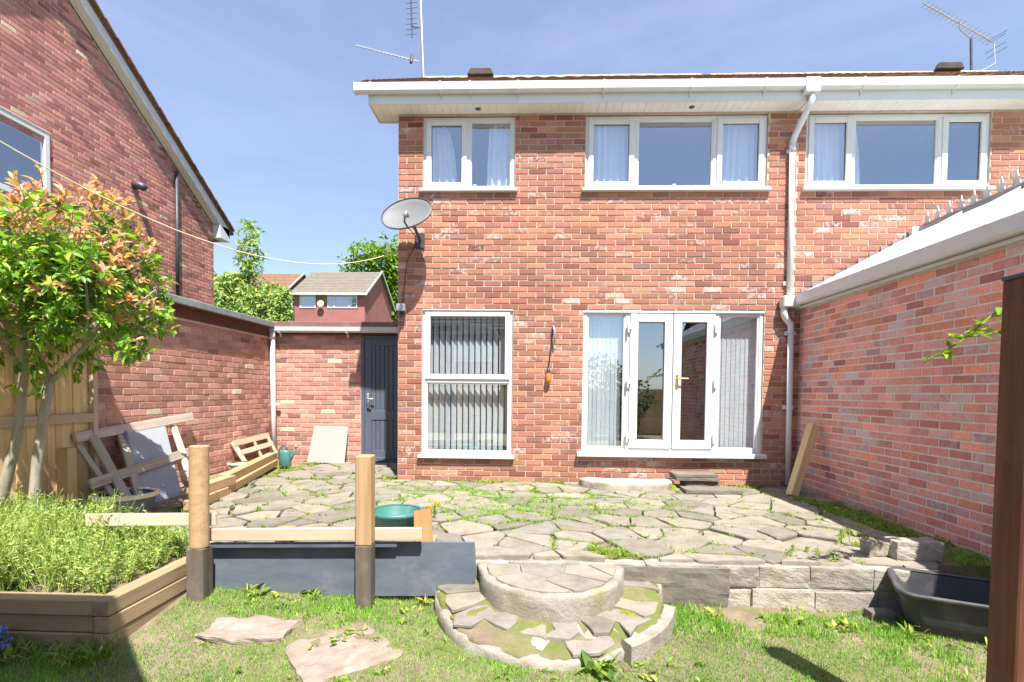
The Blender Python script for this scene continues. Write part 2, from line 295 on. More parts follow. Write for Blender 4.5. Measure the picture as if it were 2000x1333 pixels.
# glass: part mirror, part see-through
k = NT('glass'); fr = k.n('LayerWeight'); fr.inputs[0].default_value = .5
tr = k.n('BsdfTransparent'); tr.inputs[0].default_value = (.86, .90, .92, 1); gl = k.n('BsdfGlossy'); gl.inputs['Roughness'].default_value = .004; gl.inputs[0].default_value = (.88, .94, 1, 1)
ms = k.n('MixShader'); k.l(k.math('ADD', k.math('MULTIPLY', k.math('POWER', fr.outputs[1], 3.5), .7), .35, True), ms.inputs[0]); k.l(tr.outputs[0], ms.inputs[1]); k.l(gl.outputs[0], ms.inputs[2]); k.l(ms.outputs[0], k.out.inputs[0])

# ------------------------------------------------------------------ brick walls
def unit_brick():
    # 1 x 1 x 1, front (+y) face chamfered; front at y=1
    cx, cz = .018, .06
    o = [(-.5, 0, -.5), (.5, 0, -.5), (.5, 0, .5), (-.5, 0, .5)]
    a = [(-.5, .85, -.5), (.5, .85, -.5), (.5, .85, .5), (-.5, .85, .5)]
    f = [(-.5+cx, 1, -.5+cz), (.5-cx, 1, -.5+cz), (.5-cx, 1, .5-cz), (-.5+cx, 1, .5-cz)]
    fs = [(8, 9, 10, 11)]
    for i in range(4):
        j = (i+1) % 4; fs += [(i, j, 4+j, 4+i), (4+i, 4+j, 8+j, 8+i)]
    return o+a+f, fs
UV, UF = unit_brick()
UM = {}
def brick_wall(root, O, U, Nn, u0, u1, v0, v1, holes, mat, mortar, seed, H=.0765, Lb=.2295, joint=.012, indiv=300, top=None, tri=None, vis=None, reveal=.11, wall_name='wall', back_off=.007, half0=0.0):
    """U along the wall, N outward, holes in (u0,u1,v0,v1)"""
    rnd = random.Random(seed); O = Vector(O); U = Vector(U).normalized(); Nn = Vector(Nn).normalized(); Z = Vector((0, 0, 1))
    P = lambda u, v, n: O+U*u+Z*v+Nn*n
    m = MB(); us = sorted({u0, u1, *[h[0] for h in holes], *[h[1] for h in holes]}); vs = sorted({v0, v1, *[h[2] for h in holes], *[h[3] for h in holes]})
    us = [u for u in us if u0 <= u <= u1]; vs = [v for v in vs if v0 <= v <= v1]
    flip = U.cross(Z).dot(Nn) < 0
    q = lambda a: m.add(a, [(3, 2, 1, 0) if flip else (0, 1, 2, 3)])
    for a, b in zip(us, us[1:]):
        for c, d in zip(vs, vs[1:]):
            if any(h[0] < (a+b)/2 < h[1] and h[2] < (c+d)/2 < h[3] for h in holes): continue
            q([P(a, c, -back_off), P(b, c, -back_off), P(b, d, -back_off), P(a, d, -back_off)])
    for h in holes:
        a, b, c, d = h; e = -reveal
        for s in ([(a, c), (a, d)], [(b, d), (b, c)], [(a, d), (b, d)], [(b, c), (a, c)]):
            (p, r), (p2, r2) = s; q([P(p, r, -back_off), P(p2, r2, -back_off), P(p2, r2, e), P(p, r, e)])
    if tri: m.add([P(a, b, -back_off) for a, b in tri], [tuple(range(len(tri)))])
    wall = m.build(wall_name, mortar, root)
    bricks = []; n = int(round((v1 if top is None else max(v1, max(t[1] for t in tri)))-v0)/H*1.0+1)
    n = int(math.ceil(((max(t[1] for t in tri) if tri else v1)-v0)/H))
    for i in range(n):
        c = v0+i*H; d = c+H
        if d > (max(t[1] for t in tri) if tri else v1)+.01: break
        iv = [(u0, u1)]
        for h in holes:
            if min(d, h[3])-max(c, h[2]) > H*.45:
                nv = []
                for a, b in iv:
                    if h[1] <= a or h[0] >= b: nv.append((a, b)); continue
                    if h[0]-a > .02: nv.append((a, h[0]))
                    if b-h[1] > .02: nv.append((h[1], b))
                iv = nv
        off = (i % 2)*Lb/2+half0
        for a, b in iv:
            kk = math.floor((a-u0-off)/Lb); s = u0+off+kk*Lb
            while s < b:
                x0, x1 = max(a, s), min(b, s+Lb); s += Lb
                if x1-x0 < .035: continue
                if top is not None and (c+H*.5) > min(top(x0), top(x1))+.03: continue
                bricks.append(((x0+x1)/2, c+H/2, x1-x0-joint, H-joint))
    info = []
    for (u, v, l, h) in bricks:
        nn = rnd.gauss(0, .0012); rot = rnd.gauss(0, .004)
        col = (min(1, max(.02, rnd.gauss(.49, .21))), rnd.random(), rnd.random()**1.8)
        info.append((P(u, v, 0), u, v, l+rnd.gauss(0, .0025), h+rnd.gauss(0, .0012), nn, rot, col))
    def key(t):
        p = t[0]; s = (p-CAM).length
        return s if (vis is None or vis(p)) else s+100
    info.sort(key=key)
    B = MB(); D = .03
    for idx, (p, u, v, l, h, nn, rot, col) in enumerate(info):
        ca, sa = math.cos(rot), math.sin(rot)
        if idx < indiv and (vis is None or vis(p)):
            me = UM.get(mat)
            if me is None:
                me = bpy.data.meshes.new('brick'); me.from_pydata(UV, [], UF if not flip else [tuple(reversed(f)) for f in UF]); me.materials.append(M[mat]); UM[mat] = me
            cp = p+Nn*(nn-D)
            A = U*ca+Z*sa; Cc = Z*ca-U*sa
            mw = Matrix(((A.x*l, Nn.x*D, Cc.x*h, cp.x), (A.y*l, Nn.y*D, Cc.y*h, cp.y), (A.z*l, Nn.z*D, Cc.z*h, cp.z), (0, 0, 0, 1)))
            o = bpy.data.objects.new('brick', me); COL.objects.link(o); o.parent = wall; o.matrix_basis = mw; o.color = (*col, 1)
        else:
            vv = [P(u+(x*l*ca-z*h*sa), v+(x*l*sa+z*h*ca), nn-D+y*D) for x, y, z in UV]
            B.add(vv, UF if not flip else [tuple(reversed(f)) for f in UF], col)
    if B.v:
        o = B.build('brickwork', mat, wall); o['kind'] = 'stuff'
    return wall
# ------------------------------------------------------------------ window parts (facing -Y)
def ring(m, x0, x1, z0, z1, y0, y1, w, wb=None):
    wb = wb or w
    m.box(x0, x0+w, y0, y1, z0, z1); m.box(x1-w, x1, y0, y1, z0, z1)
    m.box(x0+w, x1-w, y0+.0005, y1, z1-w, z1); m.box(x0+w, x1-w, y0+.0005, y1, z0, z0+wb)
def pane(parent, x0, x1, z0, z1, y): return MB().add([(x0, y, z0), (x1, y, z0), (x1, y, z1), (x0, y, z1)], [(0, 1, 2, 3)]).build('pane', 'glass', parent)
def window(root, x0, x1, z0, z1, lights, y=.035, label=None):
    """lights: (xa, xb, za, zb, opens)"""
    m = MB(); ring(m, x0, x1, z0, z1, y, y+.07, .05)
    xs = sorted({l[0] for l in lights if l[0] > x0+.1})
    done = set()
    for l in lights:
        if l[0] > x0+.1 and l[0] not in done: m.box(l[0]-.03, l[0]+.03, y+.001, y+.069, z0+.05, z1-.05); done.add(l[0])
        if l[2] > z0+.1 and ('z', l[2]) not in done: m.box(x0+.05, x1-.05, y+.001, y+.069, l[2]-.03, l[2]+.03); done.add(('z', l[2]))
    fo = m.build('window', 'upvc', root, bevel=.006, seg=2)
    if label: fo['label'] = label
    for (a, b, c, d, op) in lights:
        a2 = a+(.038 if a == x0 else .018); b2 = b-(.038 if b == x1 else .018); c2 = c+(.04 if c == z0 else .018); d2 = d-(.038 if d == z1 else .018)
        if op:
            s = MB(); ring(s, a2, b2, c2, d2, y-.020, y+.04, .068); s.build('sash', 'upvc', fo, bevel=.008, seg=2)
            pane(fo, a2+.066, b2-.066, c2+.066, d2-.066, y+.012)
            g = MB(); ring(g, a2+.062, b2-.062, c2+.062, d2-.062, y+.006, y+.012, .012); g.build('gasket', 'rubber', fo)
        else:
            s = MB(); ring(s, a2, b2, c2, d2, y+.012, y+.05, .03); s.build('glazing_bead', 'upvc', fo, bevel=.006)
            pane(fo, a2+.028, b2-.028, c2+.028, d2-.028, y+.034)
    sl = MB(); sl.prism([(-.062, -.030), (-.062, .0), (-.045, .012), (y+.05, .016), (y+.05, -.030)], x0-.045, x1+.035,
        mw=Matrix(((0, 0, 1, 0), (1, 0, 0, 0), (0, 1, 0, z0), (0, 0, 0, 1)))); sl.build('sill', 'upvc', fo, bevel=.004)
    return fo
def room(root, x0, x1, z0, z1, depth=3.2, y0=.12):
    m = MB(); y1 = y0+depth; v = [(x0, y0, z0), (x1, y0, z0), (x1, y1, z0), (x0, y1, z0), (x0, y0, z1), (x1, y0, z1), (x1, y1, z1), (x0, y1, z1)]
    m.add(v, [(4, 5, 6, 7), (0, 3, 7, 4), (1, 5, 6, 2), (3, 2, 6, 7)]); o = m.build('room_wall', 'room', root)
    MB().add(v[:4], [(0, 1, 2, 3)]).build('room_floor', 'room_floor', o)
def curtain(x0, x1, z0, z1, y, label, taper=0.0, seed=1, fold=.09, mat='curtain', side=1):
    rnd = random.Random(seed); m = MB(); n = int((x1-x0)/.008); nz = 10; vs = []
    ph = rnd.random()*6
    for j in range(nz+1):
        t = j/nz; z = z0+(z1-z0)*t; pinch = 1-taper*math.sin(math.pi*min(1, t*.9))**2 if taper > 0 else 1
        if taper > 0: pinch = 1-taper*t**2.2
        for i in range(n+1):
            s = i/n; xx = (x0+(x1-x0)*s*pinch) if side > 0 else (x1-(x1-x0)*(1-s)*pinch)
            yy = y+.022*math.sin(2*math.pi*s*(x1-x0)/fold+ph+.5*math.sin(3*t+s*5))+.008*math.sin(2*math.pi*s*(x1-x0)/fold*2.3+2*t)
            vs.append((xx, yy, z))
    m.add(vs, [(j*(n+1)+i, j*(n+1)+i+1, (j+1)*(n+1)+i+1, (j+1)*(n+1)+i) for j in range(nz) for i in range(n)])
    return tag(m.build('curtain', mat, smooth=True), label, 'curtain', 'net curtains upstairs')
def vblind(x0, x1, z0, z1, y, n, ang, label, wd=.075):
    root = empty('vertical_blind', ((x0+x1)/2, y, z0), label, 'blind', 'vertical blinds')
    bx('head_rail', 'upvc', root, x0, x1, y-.02, y+.02, z1, z1+.035)
    rnd = random.Random(n)
    me = None
    for i in range(n):
        x = x0+(x1-x0)*(i+.5)/n; a = ang+rnd.uniform(-.08, .08)
        if me is None:
            s = MB(); h = z1-z0; vs = []
            for j, (u, c) in enumerate([(-.5, 0), (-.17, .004), (.17, .004), (.5, 0)]): vs += [(u*wd, c, 0), (u*wd, c, h)]
            s.add(vs, [(0, 2, 3, 1), (2, 4, 5, 3), (4, 6, 7, 5)]); me = s.mesh('slat')
        link('slat', me, 'blind', root, mw=Matrix.Translation((x, y, z0)) @ Matrix.Rotation(a, 4, 'Z'))
    return root

# ================================================================== THE SETTING
# terrain: flat round the garden, a hill rising behind the houses, reaching the horizon
def terrain():
    m = MB(); xs = [-900, -400, -200, -120, -80, -60, -45, -30, -20, -10, 0, 10, 20, 30, 60, 120, 200, 400, 900]
    ys = [-900, -300, -100, -40, -20, -10, 0, 4, 8, 12, 18, 25, 32, 42, 55, 70, 85, 100, 130, 180, 300, 900]
    def h(x, y):
        if y < 4: return -.42
        t = min(y, 110.0); return -.42+5.4*(max(0, t-4)/38)**1.55+.6*math.sin(x*.05+y*.03)*min(1, max(0, (y-15)/20))
    m.add([(x, y, h(x, y)) for y in ys for x in xs], [(j*len(xs)+i, j*len(xs)+i+1, (j+1)*len(xs)+i+1, (j+1)*len(xs)+i) for j in range(len(ys)-1) for i in range(len(xs)-1)])
    return tag(m.build('terrain', 'far_ground', smooth=True), kind='structure')
terrain()
LAWN_Z = -.33
def lawn_h(x, y):
    return LAWN_Z + .10*max(0, min(1, (-x-.3)/1.6))*max(0, min(1, (y+4.3)/1.0)) + .012*mnoise.noise(Vector((x*2.2, y*2.2, .3))) + .02*mnoise.noise(Vector((x*.7, y*.7, 4.3)))
def lawn():
    m = MB(); x0, x1, y0, y1, st = -5.2, 5.2, -13.0, -3.0, .08
    nx, ny = int((x1-x0)/st), int((y1-y0)/st)
    m.add([(x0+i*st, y0+j*st, lawn_h(x0+i*st, y0+j*st)) for j in range(ny+1) for i in range(nx+1)],
          [(j*(nx+1)+i, j*(nx+1)+i+1, (j+1)*(nx+1)+i+1, (j+1)*(nx+1)+i) for j in range(ny) for i in range(nx)])
    return tag(m.build('lawn', 'lawn_soil', smooth=True), kind='structure')
lawn()

# ------------------------------------------------------------------ the two joined houses
def eaves(root, x0, x1, left_end, seed):
    rnd = random.Random(seed)
    bx('fascia', 'upvc', root, x0, x1, -.258, -.24, 4.815, 5.0)
    me = MB().box(.002, .098, -.2385, .004, 0, .012).mesh('soffit_board')
    n = int((x1-x0)/.1)
    so = bx('soffit', 'soffit_pvc', root, x0, x1, -.2385, .06, 4.833, 4.845)
    for i in range(n): link('soffit_board', me, 'soffit_pvc', so, mw=Matrix.Translation((x0+i*.1, 0, 4.82)))
    # gutter: open trough with front lip
    pr = [(-.258, 5.03), (-.258, 4.945), (-.272, 4.925), (-.325, 4.925), (-.345, 4.945), (-.352, 5.022), (-.352, 5.036), (-.344, 5.036), (-.338, 4.95), (-.32, 4.932), (-.277, 4.932), (-.264, 4.95), (-.264, 5.03)]
    mwx = Matrix(((0, 0, 1, 0), (1, 0, 0, 0), (0, 1, 0, 0), (0, 0, 0, 1)))
    gx0 = x0-.17 if left_end else x0+.001
    g = MB().prism(pr, gx0, x1, mw=mwx).build('gutter', 'upvc_old', root)
    if left_end: MB().prism([(-.256, 5.034), (-.256, 4.93), (-.272, 4.915), (-.328, 4.915), (-.35, 4.94), (-.357, 5.04)], gx0-.012, gx0+.02, mw=mwx).build('end_cap', 'upvc_old', g, bevel=.003)
    return g
def gutter_bits(g, xs, mat='upvc_old'):
    pr = [(-.256, 5.035), (-.256, 4.925), (-.272, 4.915), (-.328, 4.915), (-.352, 4.938), (-.359, 5.043)]
    mwx = Matrix(((0, 0, 1, 0), (1, 0, 0, 0), (0, 1, 0, 0), (0, 0, 0, 1)))
    for x in xs:
        m = MB().prism(pr, -.014, .014, mw=mwx); m.box(-.008, .008, -.27, -.256, 4.86, 4.93)
        m.build('gutter_bracket', mat, g, mw=Matrix.Translation((x, 0, 0)), bevel=.002)
def roof(root, x0, x1, mat='roof_tile'):
    ey, ez, ry, rz = -.30, 5.045, 3.65, 7.37; sl = math.hypot(ry-ey, rz-ez); n = 15; m = MB()
    c, s = (ry-ey)/sl, (rz-ez)/sl
    for i in range(n):
        a = sl*i/n-.03; b = sl*(i+1)/n
        w = int((x1-x0)/.075); vs = []
        for k in range(w+1):
            x = x0+(x1-x0)*k/w; wv = .012*math.sin(k*math.pi/2)
            for d, t in ((a, 0), (a, .035+wv), (b, .012+wv*.5)):
                vs.append((x, ey+d*c-t*s, ez+d*s+t*c))
        m.add(vs, [(k*3, k*3+1, k*3+4, k*3+3) for k in range(w)]+[(k*3+1, k*3+2, k*3+5, k*3+4) for k in range(w)])
    m.add([(x0, ry, rz), (x1, ry, rz), (x1, 7.7, 5.0), (x0, 7.7, 5.0)], [(3, 2, 1, 0)])
    m.add([(x0, ey, ez-.01), (x1, ey, ez-.01), (x1, ry, rz-.01), (x0, ry, rz-.01)], [(0, 1, 2, 3)])
    ro = m.build('roof', mat, root)
    rm = MB(); pr = [(.12*math.cos(t), .10*math.sin(t)) for t in [i*math.pi/8 for i in range(9)]]; pr += [(q[0]*.86, q[1]*.86) for q in reversed(pr)]
    rm.prism(pr, .004, .446, mw=Matrix(((0, 0, 1, 0), (1, 0, 0, 0), (0, 1, 0, 0), (0, 0, 0, 1)))); me = rm.mesh('ridge_tile')
    x = x0
    while x+.45 <= x1+.01:
        link('ridge_tile', me, 'ridge_stone', ro, mw=Matrix.Translation((x, ry, rz-.05+random.Random(int(x*100)).uniform(-.006, .006)))); x += .45
    return ro
HOLES = [(-1.45, -.24, 3.825, 4.80), (.68, 3.015, 3.825, 4.80), (-1.455, -.245, .306, 2.295), (.685, 3.03, .3825, 2.295)]
houseA = empty('brick_house', (.8, 0, 0), 'two storey red brick house with french doors and a satellite dish at its corner', 'house')
brick_wall(houseA, (0, 0, 0), (1, 0, 0), (0, -1, 0), -1.78, 3.39, -.02, 4.84, HOLES, 'brick', 'mortar', 11, vis=lambda p: True)
brick_wall(houseA, (-1.781, 0.0, 0), (0, 1, 0), (-1, 0, 0), .012, 7.4, -.02, 4.9, [], 'brick', 'mortar', 12, indiv=0, wall_name='side_wall', tri=[(.0, 4.9), (7.4, 4.9), (3.65, 7.2)], top=lambda u: 4.9+min(u, 7.4-u)*.62)
gA = eaves(houseA, -2.08, 3.39, True, 1)
gutter_bits(gA, [-2.05, -1.17, -.80, -.20, .86, 1.93, 2.83])
me_end = MB().box(.002, .098, .006, .18, 0, .012).mesh('soffit_board')
for i in range(3): link('soffit_board', me_end, 'soffit_pvc', houseA, mw=Matrix.Translation((-2.08+i*.1, 0, 4.82)))
bx('box_end', 'upvc', houseA, -2.085, -1.79, .18, .20, 4.80, 5.05); bx('bargeboard', 'upvc', houseA, -2.10, -2.082, -.258, .20, 4.815, 5.06)
rA = roof(houseA, -2.16, 3.385)
MB().prism([(-.26, 0), (.26, 0), (.2, .12), (-.2, .12)], 0, .1, mw=Matrix(((1, 0, 0, -1.05), (0, 0, 1, 3.45), (0, 1, 0, 7.36), (0, 0, 0, 1)))).build('ridge_vent', 'roof_tile_dark', rA, bevel=.01)
for x in (-.72, 2.0): MB().lathe([(0, -.004), (.035, -.004), (.035, .002)], 14, (x, -.12, 4.818)).build('soffit_vent', 'metal_dark', houseA)
# rear envelope
bx('rear_wall', 'brick_red', houseA, -1.78, 3.39, 7.38, 7.45, -.3, 4.95)
wA = window(houseA, -1.45, -.24, 3.835, 4.79, [(-1.45, -.86, 3.835, 4.79, 1), (-.86, -.24, 3.835, 4.79, 0)])
wB = window(houseA, .68, 3.015, 3.835, 4.79, [(.68, 1.33, 3.835, 4.79, 1), (1.33, 2.36, 3.835, 4.79, 0), (2.36, 3.015, 3.835, 4.79, 1)])
wD = window(houseA, -1.455, -.245, .325, 2.29, [(-1.455, -.245, .325, 1.33, 0), (-1.455, -.245, 1.33, 2.29, 1)])
for (a, b, c, d) in [(-1.70, .20, 2.65, 4.81), (.25, 3.35, 2.65, 4.81), (-1.7, .2, .15, 2.5), (.25, 3.35, .15, 2.5)]: room(houseA, a, b, c, d)
bx('lintel', 'upvc', houseA, -1.45, -.25, .004, .04, 2.262, 2.293); 
# french doors with side lights
def french(root):
    x0, x1, z0, z1, y = .685, 3.03, .40, 2.285, .03
    m = MB(); ring(m, x0, x1, z0, z1, y, y+.07, .05)
    for x in (1.275, 2.425): m.box(x-.035, x+.035, y+.001, y+.069, z0+.05, z1-.05)
    fr = m.build('window', 'upvc', root, bevel=.006, seg=2); fr['label'] = 'white french door set with two side lights'
    bx('head_trim', 'upvc_old', fr, x0-.005, x1+.005, y-.022, y+.03, z1-.045, z1+.006, bevel=.004)
    for a, b in ((x0+.045, 1.245), (2.455, x1-.045)):
        s = MB(); ring(s, a, b, z0+.045, z1-.05, y+.012, y+.05, .03); s.build('glazing_bead', 'upvc', fr, bevel=.006); pane(fr, a+.028, b-.028, z0+.075, z1-.08, y+.034)
    for i, (a, b, yy) in enumerate(((1.30, 1.858, y), (1.868, 2.405, y))):
        s = MB(); ring(s, a, b, z0+.055, z1-.058, yy-.024, yy+.035, .108, .115)
        lf = s.build('door_leaf', 'upvc', fr, bevel=.009, seg=2)
        pane(fr, a+.106, b-.106, z0+.168, z1-.165, yy+.012)
        g = MB(); ring(g, a+.104, b-.104, z0+.166, z1-.162, yy+.004, yy+.012, .012); g.build('gasket', 'rubber', fr)
        hx = a-.012 if i == 0 else b+.012
        for hz in (.62, 1.34, 2.06):
            h = MB(); h.box(hx-.03, hx+.03, yy-.055, yy-.020, hz-.035, hz+.035); h.tube([(hx-.016, yy-.05, hz-.085), (hx-.016, yy-.05, hz+.04)], .013, 10)
            h.build('hinge', 'upvc_old', fr, bevel=.004)
    h = MB(); h.box(1.905, 1.935, y-.045, y-.022, 1.26, 1.44); ho = h.build('door_handle', 'brass', fr, bevel=.006, seg=2)
    MB().tube([(1.92, y-.035, 1.385), (1.92, y-.08, 1.385), (1.95, y-.085, 1.385), (2.05, y-.08, 1.382)], .010, 8).build('lever', 'brass', ho)
    sl = MB().prism([(-.085, -.055), (-.085, -.010), (-.06, .004), (.08, .006), (.08, -.055)], x0-.07, x1+.045, mw=Matrix(((0, 0, 1, 0), (1, 0, 0, 0), (0, 1, 0, z0), (0, 0, 0, 1))))
    sl.build('sill', 'upvc_old', fr, bevel=.006, seg=2)
french(houseA)
houseB = empty('brick_house', (6, 0, 0), 'right hand brick house joined on beyond the tall white downpipe', 'house')
brick_wall(houseB, (0, 0, 0), (1, 0, 0), (0, -1, 0), 3.39, 9.2, -.02, 4.84, [(3.50, 5.80, 3.825, 4.80)], 'brick', 'mortar', 21, vis=lambda p: p.x < 6.7 and p.z > 2.4+(p.x-3.4)*.5, half0=-.1)
gB = eaves(houseB, 3.395, 9.2, False, 2); gutter_bits(gB, [4.0, 5.1, 6.2, 7.3])
rB = roof(houseB, 3.395, 9.2)
MB().prism([(-.26, 0), (.26, 0), (.2, .12), (-.2, .12)], 0, .1, mw=Matrix(((1, 0, 0, 7.85), (0, 0, 1, 3.45), (0, 1, 0, 7.37), (0, 0, 0, 1)))).build('ridge_vent', 'roof_tile_dark', rB, bevel=.01)
bx('rear_wall', 'brick_red', houseB, 3.40, 9.2, 7.38, 7.45, -.3, 4.95)
window(houseB, 3.50, 5.80, 3.835, 4.79, [(3.50, 4.10, 3.835, 4.79, 1), (4.10, 5.20, 3.835, 4.79, 0), (5.20, 5.80, 3.835, 4.79, 1)])
room(houseB, 3.43, 6.4, 2.65, 4.81)
# downpipes
dp = empty('downpipe', (3.32, -.05, 0), 'tall white downpipe between the two houses, with swan neck at the gutter', 'pipe')
bx('outlet', 'upvc', dp, 3.30, 3.48, -.362, -.25, 4.87, 5.045, bevel=.008)
def sqtube(name, mat, parent, pts, r): return MB().tube(pts, r*1.2, 4 if False else 10).build(name, mat, parent, smooth=True)
sqtube('swan_neck', 'upvc', dp, [(3.40, -.305, 4.88), (3.40, -.305, 4.80), (3.385, -.28, 4.74), (3.31, -.075, 4.46), (3.30, -.055, 4.40), (3.30, -.05, 4.30)], .032)
sqtube('shaft', 'upvc', dp, [(3.30, -.05, 4.34), (3.315, -.05, 2.46)], .029)
for z in (4.30, 2.62): bx('clip', 'upvc', dp, 3.245, 3.365, -.03, -.004, z-.025, z+.025, bevel=.004)
MB().lathe([(.040, -.05), (.042, -.05), (.042, .05), (.040, .05)], 12, (3.30, -.05, 4.33)).build('socket', 'upvc', dp, smooth=True)
bx('hopper', 'upvc_old', dp, 3.20, 3.43, -.16, -.02, 2.30, 2.445, bevel=.012)
sqtube('lower_bend', 'upvc', dp, [(3.235, -.09, 2.31), (3.235, -.09, 2.22), (3.25, -.085, 2.18), (3.33, -.06, 2.10), (3.345, -.05, 2.05), (3.345, -.05, 1.98)], .034)
sqtube('shaft', 'upvc', dp, [(3.345, -.05, 2.02), (3.36, -.05, .01)], .031)
for z in (1.98, 1.02): bx('clip', 'upvc', dp, 3.28, 3.42, -.03, -.004, z-.025, z+.025, bevel=.004)

# ------------------------------------------------------------------ brick extension on the right
ext = empty('brick_extension', (4.9, -1.5, 0), 'single storey pink brick extension with white pitched conservatory roof', 'extension')
brick_wall(ext, (3.48, 0, 0), (0, -1, 0), (-1, 0, 0), .0, 6.6, -.40, 2.32, [], 'brick_pink', 'mortar_grey', 31, joint=.0135, back_off=.005, vis=lambda p: p.y < -.05 and p.y > -3.2 and p.z > -.35)
bx('end_wall', 'brick_pink', ext, 3.50, 6.4, -6.62, -6.55, -.4, 2.4); bx('far_wall', 'brick_pink', ext, 6.4, 6.47, -6.6, 0, -.4, 2.4)
bx('fascia', 'upvc', ext, 3.445, 3.465, -6.7, -.001, 2.295, 2.40, bevel=.003); bx('soffit_strip', 'upvc_old', ext, 3.42, 3.446, -6.7, -.001, 2.285, 2.315)
pr = [(3.445, 2.43), (3.445, 2.345), (3.425, 2.325), (3.365, 2.325), (3.345, 2.345), (3.335, 2.44), (3.335, 2.452), (3.345, 2.452), (3.353, 2.352), (3.37, 2.334), (3.42, 2.334), (3.437, 2.352), (3.437, 2.43)]
g = MB().prism(pr, .02, 6.7, mw=Matrix(((1, 0, 0, 0), (0, 0, -1, 0), (0, 1, 0, 0), (0, 0, 0, 1)))).build('gutter', 'upvc', ext)
RX0, RZ0, RX1, RZ1 = 3.40, 2.435, 4.93, 3.265
sl = Vector((RX1-RX0, 0, RZ1-RZ0)); sn = Vector((-(RZ1-RZ0), 0, RX1-RX0)).normalized()
def slab(y0, y1, a, b, th, off, x0=RX0, x1=RX1, z0=RZ0, z1=RZ1, sgn=1):
    d = Vector((x1-x0, 0, z1-z0)); nn = Vector((-(z1-z0), 0, x1-x0)).normalized()*sgn; o = Vector((x0, 0, z0)); m = MB()
    vs = [o+d*t+nn*(off+h)+Vector((0, y, 0)) for t in (a, b) for y in (y0, y1) for h in (0, th)]
    return m.add(vs, [(0, 1, 3, 2), (4, 6, 7, 5), (0, 4, 5, 1), (2, 3, 7, 6), (0, 2, 6, 4), (1, 5, 7, 3)])
yy = -.06; i = 0
while yy > -6.6:
    slab(yy-.70, yy-.02, -.005, 1.0, .022, 0).build('roof_panel', 'polycarb', ext, bevel=.003)
    slab(yy-.72, yy-.70+.0, -.012, 1.0, .05, .0).build('glazing_bar', 'upvc', ext, bevel=.004)
    e = slab(yy-.75, yy-.67, -.02, .008, .055, -.01); e.build('bar_end_cap', 'upvc_old', ext, bevel=.004)
    slab(yy-.70, yy-.02, 0, 1.0, .022, 0, 6.46, RX1, RZ0, RZ1, -1).build('roof_panel', 'polycarb', ext)
    yy -= .72
rg = MB(); rg.tube([(RX1, -.03, RZ1+.03), (RX1, -6.65, RZ1+.03)], .055, 10); rgo = rg.build('ridge', 'lead', ext, smooth=True)
MB().box(RX1-.13, RX1+.13, -.10, -.02, RZ1-.06, RZ1+.06).build('ridge_end', 'upvc', ext, bevel=.01)
cm = MB()
cm.prism([(-.05, 0), (.05, 0), (.035, .05), (.055, .075), (.02, .09), (.0, .16), (-.02, .09), (-.055, .075), (-.035, .05)], -.006, .006, mw=Matrix(((0, 0, 1, 0), (1, 0, 0, 0), (0, 1, 0, 0), (0, 0, 0, 1)))); cme = cm.mesh('cresting')
for i in range(34): link('cresting', cme, 'upvc_old', rgo, mw=Matrix.Translation((RX1, -.16-i*.175, RZ1+.075)))
# stepped lead flashing on the house wall
zz = RZ0-.05; i = 0
while True:
    x = RX0+.08+i*.1415
    if x > RX1: break
    z = RZ0+(x-RX0)/(RX1-RX0)*(RZ1-RZ0)
    zq = math.floor((z+.02)/.0765)*.0765-.02
    bx('flashing', 'lead', ext, x, x+.20, -.012-.0012*(i % 3), -.002, zq-.09, zq+.13); i += 1

# ------------------------------------------------------------------ garage and store on the left
gar = empty('garage', (-4.8, -.2, 0), 'low brick garage wall on the left with grey felt roof edge', 'garage')
brick_wall(gar, (-4.29, 0, 0), (0, 1, 0), (1, 0, 0), -2.07, 1.65, -.12, 2.03, [], 'brick_garage', 'mortar', 41, H=.077, vis=lambda p: True)
bx('end_wall', 'brick_garage', gar, -6.9, -4.30, -2.12, -2.07, -.3, 2.1)
bx('fascia', 'wood_brown', gar, -4.36, -4.275, -2.15, 1.72, 2.045, 2.20, bevel=.004)
bx('mortar_fillet', 'mortar', gar, -4.35, -4.272, -2.07, 1.65, 2.018, 2.05, bevel=.006)
bx('roof_edge', 'felt_grey', gar, -6.9, -4.18, -2.18, 1.76, 2.195, 2.285, bevel=.01, seg=2)
bx('soffit_strip', 'wood_brown', gar, -4.30, -4.20, -2.15, 1.72, 2.185, 2.197)
store = empty('brick_store', (-3.1, 1.65, 0), 'low brick link between garage and house, with a flat red felt roof', 'store')
brick_wall(store, (0, 1.65, 0), (1, 0, 0), (0, -1, 0), -4.285, -1.80, -.05, 2.14, [(-2.81, -1.90, .02, 2.105)], 'brick_garage', 'mortar', 51, vis=lambda p: p.x < -2.2)
bx('roof_edge', 'felt_red', store, -4.30, -1.785, 1.50, 7.0, 2.20, 2.30, bevel=.012, seg=2); bx('fascia', 'wood_brown', store, -4.28, -1.79, 1.59, 1.64, 2.10, 2.205)
pr = [(1.585, 2.215), (1.585, 2.15), (1.565, 2.125), (1.51, 2.125), (1.49, 2.15), (1.485, 2.215), (1.492, 2.215), (1.498, 2.155), (1.513, 2.133), (1.562, 2.133), (1.577, 2.155), (1.577, 2.215)]
g = MB().prism(pr, -4.30, -1.80, mw=Matrix(((0, 0, 1, 0), (1, 0, 0, 0), (0, 1, 0, 0), (0, 0, 0, 1)))).build('gutter', 'upvc_old', store)
